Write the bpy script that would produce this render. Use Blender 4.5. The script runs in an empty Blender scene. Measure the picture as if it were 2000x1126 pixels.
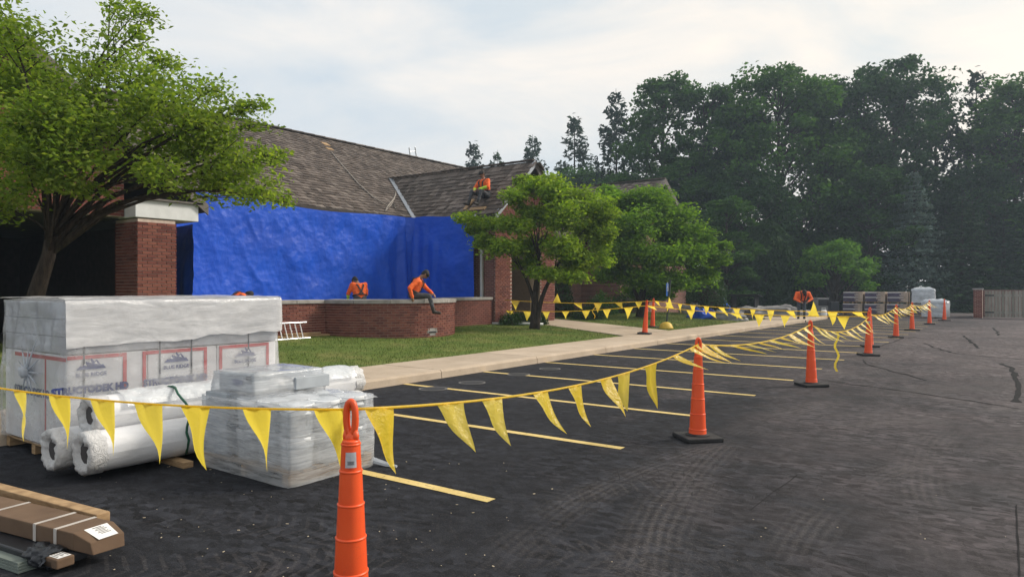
import bpy, bmesh, math, random
import numpy as np
from mathutils import Vector, Matrix, noise
R = math.radians
random.seed(7); rng = np.random.default_rng(7)
scene = bpy.context.scene
col = scene.collection

# ---------------------------------------------------------------- camera
CAM_H = 1.59
YAW = R(35.97); SN, CS = math.sin(YAW), math.cos(YAW)
cam_d = bpy.data.cameras.new('camera'); cam = bpy.data.objects.new('camera', cam_d); col.objects.link(cam)
cam.location = (0, 0, CAM_H); cam.rotation_euler = (R(90), 0, YAW)
cam_d.sensor_width = 36; cam_d.lens = 36 * 1378 / 2000; cam_d.clip_start = .05; cam_d.clip_end = 3000
scene.camera = cam

# ---------------------------------------------------------------- sky and sun
SUN_AZ, SUN_EL = R(38), R(34)          # azimuth measured from +Y towards +X
world = bpy.data.worlds.new('World'); scene.world = world; world.use_nodes = True
wn = world.node_tree; wn.nodes.clear()
def wnode(t, **k):
    n = wn.nodes.new(t)
    for a, b in k.items(): setattr(n, a, b)
    return n
sky = wnode('ShaderNodeTexSky', sky_type='NISHITA', sun_disc=False, sun_elevation=SUN_EL, sun_rotation=SUN_AZ,
            air_density=1.0, dust_density=4.0, ozone_density=1.0)
tc = wnode('ShaderNodeTexCoord')
mp = wnode('ShaderNodeMapping'); mp.inputs['Scale'].default_value = (1, 1, 3.2)
wn.links.new(tc.outputs['Generated'], mp.inputs['Vector'])
nz = wnode('ShaderNodeTexNoise'); nz.inputs['Scale'].default_value = 2.6; nz.inputs['Detail'].default_value = 7; nz.inputs['Roughness'].default_value = .58
nz.inputs['Distortion'].default_value = .5
wn.links.new(mp.outputs[0], nz.inputs['Vector'])
cr = wnode('ShaderNodeValToRGB')
cr.color_ramp.elements[0].position = .36; cr.color_ramp.elements[0].color = (.49, .555, .61, 1)
cr.color_ramp.elements[1].position = .66; cr.color_ramp.elements[1].color = (.71, .69, .66, 1)
wn.links.new(nz.outputs['Fac'], cr.inputs[0])
# the cloud veil is warmer and brighter around the sun
vd = wnode('ShaderNodeVectorMath', operation='DOT_PRODUCT'); wn.links.new(tc.outputs['Generated'], vd.inputs[0])
vd.inputs[1].default_value = (math.sin(SUN_AZ) * math.cos(SUN_EL), math.cos(SUN_AZ) * math.cos(SUN_EL), math.sin(SUN_EL))
mr = wnode('ShaderNodeMapRange', interpolation_type='SMOOTHSTEP'); wn.links.new(vd.outputs['Value'], mr.inputs[0]); mr.inputs[1].default_value = .1; mr.inputs[2].default_value = 1.0; mr.inputs[3].default_value = 0; mr.inputs[4].default_value = .75
wm = wnode('ShaderNodeMixRGB', blend_type='MULTIPLY'); wn.links.new(mr.outputs[0], wm.inputs[0]); wn.links.new(cr.outputs[0], wm.inputs[1]); wm.inputs[2].default_value = (1.38, 1.18, .96, 1)
bg = wnode('ShaderNodeBackground'); bg.inputs['Strength'].default_value = .1
wn.links.new(sky.outputs[0], bg.inputs[0])
bgc = wnode('ShaderNodeBackground'); bgc.inputs['Strength'].default_value = 1.0
wn.links.new(wm.outputs[0], bgc.inputs[0])
mxs = wnode('ShaderNodeMixShader'); mxs.inputs[0].default_value = .9
wn.links.new(bg.outputs[0], mxs.inputs[1]); wn.links.new(bgc.outputs[0], mxs.inputs[2])
wo = wnode('ShaderNodeOutputWorld'); wn.links.new(mxs.outputs[0], wo.inputs[0])
sun_d = bpy.data.lights.new('sun', 'SUN'); sun_d.energy = 2.3; sun_d.angle = R(14); sun_d.color = (1, .93, .82)
sun = bpy.data.objects.new('sun', sun_d); col.objects.link(sun)
sdir = Vector((math.sin(SUN_AZ) * math.cos(SUN_EL), math.cos(SUN_AZ) * math.cos(SUN_EL), math.sin(SUN_EL)))
sun.rotation_euler = (-sdir).to_track_quat('-Z', 'Y').to_euler(); sun.location = sdir * 60
scene.view_settings.view_transform = 'Standard'; scene.view_settings.look = 'None'
scene.view_settings.exposure = 0.52; scene.view_settings.gamma = 1
scene.cycles.use_denoising = True
scene.cycles.max_bounces = 8; scene.cycles.transparent_max_bounces = 24

# ---------------------------------------------------------------- helpers
def at(px, d, z=0.0):                    # point seen in column px of the photograph at forward distance d
    u = (px - 1000) / 1378
    return Vector((d * (-SN + CS * u), d * (CS + SN * u), z))
def on(px, py, z=0.0):                   # point of the level z seen at a pixel of the photograph
    return at(px, 1378 * (CAM_H - z) / (py - 563), z)
def ap(px, py, d):                       # point at forward distance d seen at a pixel
    return at(px, d, CAM_H + (563 - py) * d / 1378)

def mesh_np(name, v, f, mat_idx=None, smooth=False):
    me = bpy.data.meshes.new(name)
    v = np.asarray(v, dtype=np.float32); f = np.asarray(f, dtype=np.int32)
    n, k = f.shape
    me.vertices.add(len(v)); me.vertices.foreach_set('co', v.ravel())
    me.loops.add(n * k); me.loops.foreach_set('vertex_index', f.ravel())
    me.polygons.add(n); me.polygons.foreach_set('loop_start', np.arange(0, n * k, k, dtype=np.int32))
    me.polygons.foreach_set('loop_total', np.full(n, k, dtype=np.int32))
    if mat_idx is not None: me.polygons.foreach_set('material_index', np.asarray(mat_idx, dtype=np.int32))
    if smooth: me.polygons.foreach_set('use_smooth', np.ones(n, dtype=bool))
    me.update(calc_edges=True); me.validate()
    return me
def link(name, me, mat=None, parent=None, kind=None):
    o = bpy.data.objects.new(name, me); col.objects.link(o)
    if mat is not None and me is not None:
        for m in (mat if isinstance(mat, (list, tuple)) else [mat]):
            if len(me.materials) < (len(mat) if isinstance(mat, (list, tuple)) else 1): me.materials.append(m)
    if parent is not None:
        o.parent = parent
        if parent.type == 'EMPTY' or True:
            pass
    if kind: o['kind'] = kind
    return o
def empty(name, loc=(0, 0, 0), rz=0.0, parent=None):
    o = bpy.data.objects.new(name, None); col.objects.link(o); o.location = loc; o.rotation_euler = (0, 0, rz)
    o.empty_display_size = .2
    if parent: o.parent = parent
    return o
def tag(o, label=None, cat=None, group=None, kind=None):
    if label: o['label'] = label
    if cat: o['category'] = cat
    if group: o['group'] = group
    if kind: o['kind'] = kind
    return o
def copy_tree(o, parent=None):
    c = o.copy(); col.objects.link(c); c.parent = parent
    for ch in o.children: copy_tree(ch, c)
    return c

class MB:
    def __init__(s): s.v = []; s.f = []; s.m = []
    def add(s, vs, fs, m=0):
        b = len(s.v); s.v += [tuple(p) for p in vs]; s.f += [tuple(i + b for i in q) for q in fs]; s.m += [m] * len(fs); return s
    def box(s, c, sz, rot=None, m=0, taper=1.0):
        hx, hy, hz = sz[0] / 2, sz[1] / 2, sz[2] / 2
        vs = [Vector((x * hx * (taper if z > 0 else 1), y * hy * (taper if z > 0 else 1), z * hz)) for z in (-1, 1) for y in (-1, 1) for x in (-1, 1)]
        if rot is not None: vs = [rot @ p for p in vs]
        c = Vector(c)
        return s.add([p + c for p in vs], [(0, 2, 3, 1), (4, 5, 7, 6), (0, 1, 5, 4), (2, 6, 7, 3), (0, 4, 6, 2), (1, 3, 7, 5)], m)
    def b2(s, lo, hi, m=0):
        lo, hi = Vector(lo), Vector(hi); return s.box((lo + hi) / 2, hi - lo, None, m)
    def bar(s, p, q, w, h=None, m=0, up=(0, 0, 1)):
        p, q = Vector(p), Vector(q); d = q - p; L = d.length; d.normalize()
        a = d.cross(Vector(up))
        if a.length < 1e-4: a = d.cross(Vector((1, 0, 0)))
        a.normalize(); b = a.cross(d)
        return s.box((p + q) / 2, (L, w, h or w), Matrix((d, a, b)).transposed(), m)
    def tube(s, pts, rad, n=8, m=0, cap=True):
        pts = [Vector(p) for p in pts]; rad = rad if isinstance(rad, (list, tuple)) else [rad] * len(pts)
        vs, fs = [], []; ref = None
        for i, p in enumerate(pts):
            d = (pts[min(i + 1, len(pts) - 1)] - pts[max(i - 1, 0)])
            d = d.normalized() if d.length > 1e-9 else Vector((0, 0, 1))
            if ref is None: ref = d.orthogonal().normalized()
            a = (ref - d * ref.dot(d)); a = a.normalized() if a.length > 1e-5 else d.orthogonal().normalized()
            ref = a; b = d.cross(a)
            for k in range(n):
                t = 2 * math.pi * k / n; vs.append(p + (a * math.cos(t) + b * math.sin(t)) * rad[i])
        for i in range(len(pts) - 1):
            for k in range(n): fs.append((i * n + k, i * n + (k + 1) % n, (i + 1) * n + (k + 1) % n, (i + 1) * n + k))
        if cap: fs += [tuple(range(n - 1, -1, -1)), tuple((len(pts) - 1) * n + k for k in range(n))]
        return s.add(vs, fs, m)
    def lathe(s, prof, n=24, m=0, c=(0, 0, 0), cap=True):
        c = Vector(c); vs = [c + Vector((r * math.cos(2 * math.pi * k / n), r * math.sin(2 * math.pi * k / n), z)) for r, z in prof for k in range(n)]
        fs = [(i * n + k, i * n + (k + 1) % n, (i + 1) * n + (k + 1) % n, (i + 1) * n + k) for i in range(len(prof) - 1) for k in range(n)]
        if cap: fs += [tuple(range(n - 1, -1, -1)), tuple((len(prof) - 1) * n + k for k in range(n))]
        return s.add(vs, fs, m)
    def prism(s, poly, ext, m=0):          # polygon (3d points) extruded by vector
        n = len(poly); poly = [Vector(p) for p in poly]; ext = Vector(ext)
        return s.add(poly + [p + ext for p in poly], [tuple(range(n - 1, -1, -1)), tuple(range(n, 2 * n))] + [(i, (i + 1) % n, n + (i + 1) % n, n + i) for i in range(n)], m)
    def ell(s, c, r, rot=None, nu=12, nv=8, m=0, jit=0.0):
        vs = []; c = Vector(c)
        for j in range(nv + 1):
            ph = math.pi * j / nv
            for i in range(nu):
                t = 2 * math.pi * i / nu; p = Vector((r[0] * math.sin(ph) * math.cos(t), r[1] * math.sin(ph) * math.sin(t), r[2] * math.cos(ph)))
                if jit: p *= 1 + jit * noise.noise(Vector(p) * (2.2 / max(r)) + c * 3)
                vs.append((rot @ p if rot is not None else p) + c)
        fs = [(j * nu + i, (j + 1) * nu + i, (j + 1) * nu + (i + 1) % nu, j * nu + (i + 1) % nu) for j in range(nv) for i in range(nu)]
        return s.add(vs, fs, m)
    def mesh(s, name='mesh', smooth=False):
        me = bpy.data.meshes.new(name); me.from_pydata(s.v, [], s.f)
        me.polygons.foreach_set('material_index', s.m)
        if smooth: me.polygons.foreach_set('use_smooth', [True] * len(s.f))
        me.update(); return me
    def build(s, name, mat, parent=None, smooth=False, kind=None, bevel=0, weld=False):
        me = s.mesh(name, smooth)
        for m in (mat if isinstance(mat, (list, tuple)) else [mat]): me.materials.append(m)
        o = link(name, me, None, parent, kind)
        if weld:
            bm = bmesh.new(); bm.from_mesh(me); bmesh.ops.remove_doubles(bm, verts=bm.verts, dist=1e-5); bmesh.ops.recalc_face_normals(bm, faces=bm.faces); bm.to_mesh(me); bm.free()
        if bevel:
            b = o.modifiers.new('bevel', 'BEVEL'); b.width = bevel; b.segments = 2; b.limit_method = 'ANGLE'
        return o
def grid(fn, nu, nv):                    # fn(i/nu, j/nv) -> point, as numpy arrays
    v = [fn(i / nu, j / nv) for j in range(nv + 1) for i in range(nu + 1)]
    f = [(j * (nu + 1) + i, j * (nu + 1) + i + 1, (j + 1) * (nu + 1) + i + 1, (j + 1) * (nu + 1) + i) for j in range(nv) for i in range(nu)]
    return v, f
def fbm(p, sc, oct=4): return noise.fractal(Vector(p) * sc, 1.0, 2.0, oct)
def text_mesh(body, size, bold=0.0, sx=1.0):
    cu = bpy.data.curves.new('lettering', 'FONT'); cu.body = body; cu.size = size; cu.align_x = 'CENTER'; cu.align_y = 'CENTER'; cu.offset = bold; cu.extrude = .0006; cu.resolution_u = 3
    ob = bpy.data.objects.new('lettering', cu); col.objects.link(ob)
    bpy.context.view_layer.update()
    me = bpy.data.meshes.new_from_object(ob.evaluated_get(bpy.context.evaluated_depsgraph_get()))
    bpy.data.objects.remove(ob)
    me.transform(Matrix.Diagonal((sx, 1, 1, 1)))
    return me

# ---------------------------------------------------------------- materials
class NT:
    def __init__(s, name):
        s.mat = bpy.data.materials.new(name); s.mat.use_nodes = True; s.t = s.mat.node_tree; s.t.nodes.clear()
        s.out = s.t.nodes.new('ShaderNodeOutputMaterial')
    def n(s, t, ins=None, **k):
        nd = s.t.nodes.new(t)
        for a, b in k.items(): setattr(nd, a, b)
        for a, b in (ins or {}).items():
            if hasattr(b, 'is_output') or isinstance(b, bpy.types.NodeSocket): s.t.links.new(b, nd.inputs[a])
            else: nd.inputs[a].default_value = b
        return nd
    def noise(s, vec, scale, detail=4, rough=.55, dist=0):
        return s.n('ShaderNodeTexNoise', {'Vector': vec, 'Scale': scale, 'Detail': detail, 'Roughness': rough, 'Distortion': dist}).outputs['Fac']
    def ramp(s, fac, stops, interp='LINEAR'):
        r = s.n('ShaderNodeValToRGB', {0: fac}); e = r.color_ramp.elements; r.color_ramp.interpolation = interp
        while len(e) < len(stops): e.new(.5)
        for i, (p, c) in enumerate(stops):
            e[i].position = p; e[i].color = (c, c, c, 1) if isinstance(c, (int, float)) else (*c, 1)
        return r.outputs[0]
    def mix(s, fac, a, b, mode='MIX'):
        m = s.n('ShaderNodeMixRGB', {0: fac}, blend_type=mode)
        for i, c in ((1, a), (2, b)):
            if isinstance(c, bpy.types.NodeSocket): s.t.links.new(c, m.inputs[i])
            else: m.inputs[i].default_value = (*c, 1) if len(c) == 3 else c
        return m.outputs[0]
    def math(s, op, a, b=0.0, c=None):
        m = s.n('ShaderNodeMath', operation=op)
        for i, x in enumerate((a, b) if c is None else (a, b, c)):
            if isinstance(x, bpy.types.NodeSocket): s.t.links.new(x, m.inputs[i])
            else: m.inputs[i].default_value = x
        return m.outputs[0]
    def mapv(s, vec, scale=(1, 1, 1), rot=(0, 0, 0), loc=(0, 0, 0)):
        return s.n('ShaderNodeMapping', {'Vector': vec, 'Scale': scale, 'Rotation': rot, 'Location': loc}).outputs[0]
    def obj(s): return s.n('ShaderNodeTexCoord').outputs['Object']
    def pos(s): return s.n('ShaderNodeNewGeometry').outputs['Position']
    def rnd(s):
        a = s.n('ShaderNodeNewGeometry').outputs['Random Per Island']; b = s.n('ShaderNodeObjectInfo').outputs['Random']
        return s.math('FRACT', s.math('ADD', a, b))
    def bump(s, h, strength=.3, dist=.02):
        return s.n('ShaderNodeBump', {'Height': h, 'Strength': strength, 'Distance': dist}).outputs[0]
    def bsdf(s, color, rough=.7, normal=None, spec=.5, metal=0.0, **k):
        d = {'Roughness': rough, 'Metallic': metal, 'Specular IOR Level': spec}
        if isinstance(color, bpy.types.NodeSocket): d['Base Color'] = color
        else: d['Base Color'] = (*color, 1)
        if normal is not None: d['Normal'] = normal
        d.update(k)
        return s.n('ShaderNodeBsdfPrincipled', d).outputs[0]
    def done(s, sh, vol=None):
        if sh is not None: s.t.links.new(sh, s.out.inputs['Surface'])
        if vol is not None: s.t.links.new(vol, s.out.inputs['Volume'])
        return s.mat

M = {}
def simple(name, c, rough=.6, var=.25, scale=6, bump=.0, spec=.4, metal=0.0):
    t = NT(name); p = t.pos(); n = t.noise(p, scale, 5)
    lo = tuple(x * (1 - var) for x in c); hi = tuple(min(1, x * (1 + var)) for x in c)
    cc = t.ramp(n, [(.3, lo), (.7, hi)])
    nm = t.bump(t.noise(p, scale * 6, 4), bump, .01) if bump else None
    M[name] = t.done(t.bsdf(cc, rough, nm, spec, metal)); return M[name]

def m_brick_piece(name, c1, c2, c3):
    t = NT(name); r = t.rnd(); p = t.pos()
    c = t.ramp(r, [(0, c1), (.35, c2), (.7, c3), (1, c2)])
    c = t.mix(.55, c, t.ramp(t.noise(p, 30, 4), [(.3, .45), (.75, 1.25)]), 'MULTIPLY')
    return t.done(t.bsdf(c, .85, t.bump(t.noise(p, 90, 3), .35, .004), .25))
M['brick'] = m_brick_piece('brick', (.125, .038, .030), (.18, .056, .042), (.235, .085, .06))
t = NT('mortar'); p = t.pos(); M['mortar'] = t.done(t.bsdf(t.ramp(t.noise(p, 12, 4), [(.3, (.42, .34, .29)), (.7, (.56, .46, .39))]), .95, t.bump(t.noise(p, 120, 3), .4, .004), .2))
def brick_tex(name, axis):               # far brickwork too small to pick apart
    t = NT(name); p = t.pos()
    s = t.n('ShaderNodeSeparateXYZ', {0: p}); cx = t.n('ShaderNodeCombineXYZ', {0: s.outputs[axis], 1: s.outputs[2], 2: 0.0}).outputs[0]
    b = t.n('ShaderNodeTexBrick', {'Vector': cx, 'Color1': (.125, .036, .027, 1), 'Color2': (.20, .066, .046, 1), 'Mortar': (.48, .39, .33, 1), 'Scale': 1.0, 'Mortar Size': .006, 'Brick Width': .204, 'Row Height': .0677, 'Bias': 0.0})
    c = t.mix(.5, b.outputs['Color'], t.ramp(t.noise(p, 1.3, 4), [(.3, .6), (.7, 1.2)]), 'MULTIPLY')
    return t.done(t.bsdf(c, .88, t.bump(b.outputs['Fac'], -.4, .006), .25))
M['brick_x'] = brick_tex('brickwork_along_x', 0); M['brick_y'] = brick_tex('brickwork_along_y', 1)

t = NT('shake'); p = t.pos(); r = t.rnd()
g = t.noise(t.mapv(p, (14, 14, 3)), 1.5, 5, .6)
c = t.ramp(r, [(0, (.060, .046, .038)), (.4, (.098, .077, .064)), (.75, (.140, .113, .096)), (1, (.195, .162, .14))])
c = t.mix(.65, c, t.ramp(g, [(.3, .55), (.7, 1.25)]), 'MULTIPLY')
c = t.mix(t.ramp(t.noise(p, .35, 4), [(.45, 0), (.75, .5)]), c, (.07, .06, .055))
M['shake'] = t.done(t.bsdf(c, .82, t.bump(g, .4, .01), .3))
simple('roof_deck', (.05, .042, .037), .9)
simple('fascia', (.115, .10, .09), .6, .15)
simple('flashing', (.33, .36, .40), .38, .2, 3, metal=.6)
simple('white_trim', (.62, .63, .63), .5, .08)
simple('coping', (.30, .28, .265), .85, .25, 5, .3)
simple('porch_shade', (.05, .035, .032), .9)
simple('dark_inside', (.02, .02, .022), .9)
simple('glass_dark', (.02, .022, .026), .12, .1, spec=.6)
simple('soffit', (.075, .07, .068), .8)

# asphalt: dark sealed stalls, browner worn drive lane with pale dusty tyre tracks
t = NT('asphalt'); p = t.pos(); sx = t.n('ShaderNodeSeparateXYZ', {0: p})
big = t.noise(p, .22, 5, .6, .8); mid = t.noise(p, 1.3, 6, .65); sm = t.noise(p, 7.0, 5, .7); fine = t.noise(p, 60, 4, .75)
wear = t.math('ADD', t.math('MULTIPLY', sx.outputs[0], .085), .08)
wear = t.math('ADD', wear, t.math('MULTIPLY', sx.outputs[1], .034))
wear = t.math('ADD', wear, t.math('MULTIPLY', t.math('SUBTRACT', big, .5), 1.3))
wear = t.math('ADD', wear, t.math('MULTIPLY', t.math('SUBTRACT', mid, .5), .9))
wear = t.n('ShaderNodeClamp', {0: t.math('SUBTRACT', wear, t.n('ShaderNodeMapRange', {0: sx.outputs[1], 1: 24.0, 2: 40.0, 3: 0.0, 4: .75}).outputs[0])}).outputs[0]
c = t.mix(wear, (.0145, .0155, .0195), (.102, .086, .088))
c = t.mix(.8, c, t.ramp(sm, [(.28, .35), (.72, 1.6)]), 'MULTIPLY')
cell = t.n('ShaderNodeTexVoronoi', {'Vector': t.mapv(p, (11, 19, 1), (0, 0, R(36))), 'Scale': 1.0, 'Randomness': 1.0}, feature='F1').outputs['Color']
c = t.mix(t.ramp(t.noise(p, .6, 4, .6), [(.36, .1), (.60, .9)]), c, t.mix(1, c, t.ramp(cell, [(.15, .45), (.85, 2.2)]), 'MULTIPLY'))
dust = t.ramp(fine, [(.38, .12), (.62, 1)])
def arc(cx, cy, rad, width, wob=.25):
    d = t.n('ShaderNodeVectorMath', {0: t.mapv(p, (1, 1, 0)), 1: (cx, cy, 0)}, operation='DISTANCE').outputs['Value']
    d = t.math('ADD', d, t.math('MULTIPLY', t.math('SUBTRACT', big, .5), wob))
    e = t.math('ABSOLUTE', t.math('SUBTRACT', d, rad))
    m = t.n('ShaderNodeMapRange', {0: e, 1: width * .3, 2: width * 2.0, 3: 1.0, 4: 0.0}).outputs[0]
    rib = t.math('ADD', t.math('MULTIPLY', t.math('SINE', t.math('MULTIPLY', d, 95)), .4), .6)
    return t.math('MULTIPLY', m, rib)
tot = None
for a in ((4.6, 5.2, 5.75, .14), (4.6, 5.2, 7.3, .13), (-6.0, 15.5, 5.6, .16), (-6.0, 15.5, 7.2, .15), (9.5, 8.0, 10.3, .16), (9.5, 8.0, 12.0, .16), (2.5, 22, 7.5, .2), (2.5, 22, 9.3, .2), (16, 20, 17, .2), (16, 20, 18.8, .2), (-4.5, 22.0, 4.0, .15), (3.0, 13.0, 3.2, .2), (3, 13, 4.9, .2)):
    x = arc(*a); tot = x if tot is None else t.math('MAXIMUM', tot, x)
patch = t.ramp(t.noise(p, .55, 4, .6), [(.42, .0), (.62, 1.0)])
tot = t.math('MULTIPLY', t.math('MULTIPLY', tot, patch), dust)
c = t.mix(t.math('MULTIPLY', tot, .5), c, (.17, .15, .145))
# lug tyre prints: rows of short slanted dashes along straight tracks
def track(x, y, ang, width=.24, period=.105):
    q = t.n('ShaderNodeVectorRotate', {'Vector': t.n('ShaderNodeVectorMath', {0: p, 1: (x, y, 0)}, operation='SUBTRACT').outputs[0], 'Angle': -R(ang)}, rotation_type='Z_AXIS').outputs[0]
    s = t.n('ShaderNodeSeparateXYZ', {0: q}); v = t.math('ADD', s.outputs[1], t.math('MULTIPLY', t.math('SUBTRACT', big, .5), .5)); av = t.math('ABSOLUTE', v)
    band = t.n('ShaderNodeMapRange', {0: av, 1: width * .8, 2: width, 3: 1.0, 4: 0.0}).outputs[0]
    ph = t.math('MULTIPLY', t.math('ADD', s.outputs[0], t.math('MULTIPLY', av, .55)), 6.283 / period)
    return t.math('MULTIPLY', band, t.ramp(t.math('SINE', ph), [(.55, 0), (.8, 1)]))
tt = None
for a in ((-2.2, 6.2, 98), (-.9, 5.0, 62), (-1.5, 4.2, 40), (.4, 6.5, 75), (1.2, 4.4, 118), (2.6, 8.2, 55), (-1.0, 9.5, 85), (3.6, 11.5, 100), (.6, 14.0, 70), (-2.2, 3.6, 20)):
    x = track(*a); tt = x if tt is None else t.math('MAXIMUM', tt, x)
tp = t.ramp(t.noise(p, .7, 4, .65), [(.45, 0), (.66, 1)])
c = t.mix(t.math('MULTIPLY', t.math('MULTIPLY', t.math('MULTIPLY', tt, tp), dust), .30), c, (.16, .142, .138))
c = t.mix(t.ramp(fine, [(.55, 0), (.72, .5)]), c, (.095, .088, .086))
vor = t.n('ShaderNodeTexVoronoi', {'Vector': t.mix(.12, p, t.n('ShaderNodeTexNoise', {'Vector': p, 'Scale': 3.0}).outputs['Color']), 'Scale': 9.0}, feature='DISTANCE_TO_EDGE').outputs['Distance']
ck = t.math('MULTIPLY', t.ramp(vor, [(.0, 1), (.03, 0)]), t.ramp(t.noise(p, .45, 3), [(.46, 0), (.58, .75)]))
c = t.mix(ck, c, (.008, .008, .008))
rg = t.ramp(mid, [(.3, .72), (.7, .95)])
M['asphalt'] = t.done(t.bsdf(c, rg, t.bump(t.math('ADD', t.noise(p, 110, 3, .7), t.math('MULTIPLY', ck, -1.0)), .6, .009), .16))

t = NT('stripe_paint'); p = t.pos()
w = t.ramp(t.noise(p, 28, 5, .7), [(.30, .35), (.44, 1)])
M['stripe'] = t.done(t.bsdf(t.mix(w, (.10, .09, .075), t.ramp(t.noise(p, 3, 3), [(.3, (.60, .44, .15)), (.7, (.76, .58, .24))])), .75, t.bump(t.noise(p, 130, 3), .3, .004), .3))
simple('sealant', (.014, .014, .015), .85, .2, spec=.1)
t = NT('concrete'); p = t.pos(); r = t.rnd()
c = t.ramp(t.noise(p, 1.2, 6, .65), [(.3, (.42, .335, .25)), (.7, (.56, .46, .355))])
c = t.mix(.5, c, t.ramp(r, [(0, .78), (1, 1.12)]), 'MULTIPLY'); c = t.mix(.35, c, t.ramp(t.noise(p, 60, 3), [(.3, .6), (.7, 1.2)]), 'MULTIPLY')
c = t.mix(t.ramp(t.noise(p, 4.2, 5, .7), [(.62, 0), (.8, .45)]), c, (.16, .13, .10))
M['concrete'] = t.done(t.bsdf(c, .88, t.bump(t.noise(p, 90, 3), .3, .004), .25))
simple('cover_ring', (.15, .145, .14), .8, .2)
simple('joint_dirt', (.07, .055, .04), .95)
t = NT('lawn'); p = t.pos()
c = t.ramp(t.noise(p, .8, 6, .68), [(.3, (.075, .125, .022)), (.5, (.12, .17, .032)), (.68, (.22, .215, .07))])
c = t.mix(.6, c, t.ramp(t.noise(p, 28, 4, .7), [(.3, .45), (.7, 1.35)]), 'MULTIPLY')
M['lawn'] = t.done(t.bsdf(c, .9, t.bump(t.noise(p, 55, 4), .8, .03), .15))
t = NT('grass_blade'); p = t.pos(); r = t.rnd()
c = t.mix(.5, t.ramp(r, [(0, (.07, .12, .02)), (.6, (.115, .175, .03)), (1, (.23, .23, .07))]), t.ramp(t.noise(p, .8, 5, .62), [(.28, (.06, .11, .02)), (.72, (.17, .17, .055))]))
M['blade'] = t.done(t.bsdf(c, .7, None, .2))
simple('forest_floor', (.035, .045, .018), .95, .4, 2, .4)
simple('mulch', (.06, .04, .028), .95, .4, 20, .6)

def m_leaf(name, cols, trans=.3, rough=.55, vary=0.0):
    t = NT(name); r = t.rnd()
    c = t.ramp(r, [(i / (len(cols) - 1), k) for i, k in enumerate(cols)])
    c = t.mix(.5, c, t.ramp(t.noise(t.pos(), .9, 3), [(.3, .6), (.7, 1.35)]), 'MULTIPLY')
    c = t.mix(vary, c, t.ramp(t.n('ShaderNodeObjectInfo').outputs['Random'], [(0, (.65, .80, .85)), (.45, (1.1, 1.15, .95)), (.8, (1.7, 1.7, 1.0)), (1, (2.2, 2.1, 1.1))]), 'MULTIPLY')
    b = t.bsdf(c, rough, None, .12)
    tr = t.n('ShaderNodeBsdfTranslucent', {0: t.mix(1, c, (1.35, 1.45, .5), 'MULTIPLY')}).outputs[0]
    return t.done(t.n('ShaderNodeMixShader', {0: trans, 1: b, 2: tr}).outputs[0])
M['leaf_l'] = m_leaf('leaf_left_tree', [(.11, .18, .03), (.16, .24, .04), (.21, .29, .055), (.28, .34, .065), (.14, .21, .035)], .55)
M['leaf_m'] = m_leaf('leaf_mid_tree', [(.10, .18, .018), (.16, .26, .025), (.23, .33, .036), (.30, .38, .05)], .46)
M['leaf_n'] = m_leaf('leaf_far_tree', [(.075, .16, .018), (.125, .235, .026), (.19, .30, .036)], .46)
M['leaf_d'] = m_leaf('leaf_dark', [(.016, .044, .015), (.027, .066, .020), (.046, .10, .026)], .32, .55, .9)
M['leaf_g'] = m_leaf('leaf_bright', [(.06, .15, .022), (.09, .20, .028), (.13, .25, .04)], .4)
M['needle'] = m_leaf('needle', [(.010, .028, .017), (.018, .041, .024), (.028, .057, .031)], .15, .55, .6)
M['needle_b'] = m_leaf('needle_blue', [(.085, .14, .13), (.13, .19, .175), (.18, .24, .22)], .2)
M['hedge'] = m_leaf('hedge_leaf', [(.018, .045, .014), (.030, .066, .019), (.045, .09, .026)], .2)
t = NT('bark'); p = t.pos(); g = t.noise(t.mapv(p, (16, 16, 4)), 1.2, 6, .65)
M['bark'] = t.done(t.bsdf(t.ramp(g, [(.3, (.018, .014, .011)), (.7, (.072, .055, .042))]), .92, t.bump(g, .9, .03), .2))

# coverings and goods
t = NT('tarp_blue'); p = t.pos()
h1 = t.noise(t.mapv(p, (1, 1, .55), (R(35), 0, 0)), 1.7, 3, .5, .6)
h2 = t.n('ShaderNodeTexNoise', {'Vector': t.mapv(p, (1, 1.0, .7), (R(-40), 0, 0)), 'Scale': 5.5, 'Detail': 6.0, 'Roughness': .62, 'Distortion': .5}).outputs['Fac']
rid = t.math('ABSOLUTE', t.math('SUBTRACT', h2, .5))
pv = t.mix(.14, p, t.n('ShaderNodeTexNoise', {'Vector': p, 'Scale': 1.4, 'Detail': 3.0}).outputs['Color'])
f1 = t.n('ShaderNodeTexVoronoi', {'Vector': t.mapv(pv, (1, 1.5, .8), (R(32), 0, 0)), 'Scale': 1.9}, feature='F1').outputs['Distance']
f2 = t.n('ShaderNodeTexVoronoi', {'Vector': t.mapv(pv, (1, .9, 1.5), (R(-25), 0, 0)), 'Scale': 5.2}, feature='F1').outputs['Distance']
h = t.math('ADD', t.math('MULTIPLY', h1, .3), t.math('ADD', t.math('MULTIPLY', f1, .40), t.math('MULTIPLY', f2, .26)))
h = t.math('ADD', h, t.math('MULTIPLY', rid, .4))
c = t.ramp(t.noise(p, 1.1, 4), [(.3, (.003, .062, .46)), (.7, (.005, .086, .58))])
M['tarp'] = t.done(t.bsdf(c, .46, t.bump(h, .42, .09), .36))
t = NT('tarp_dark'); M['tarp_dark'] = t.done(t.bsdf((.006, .02, .2), .5, t.bump(t.noise(t.pos(), 5, 5), .6, .05), .4))

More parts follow.
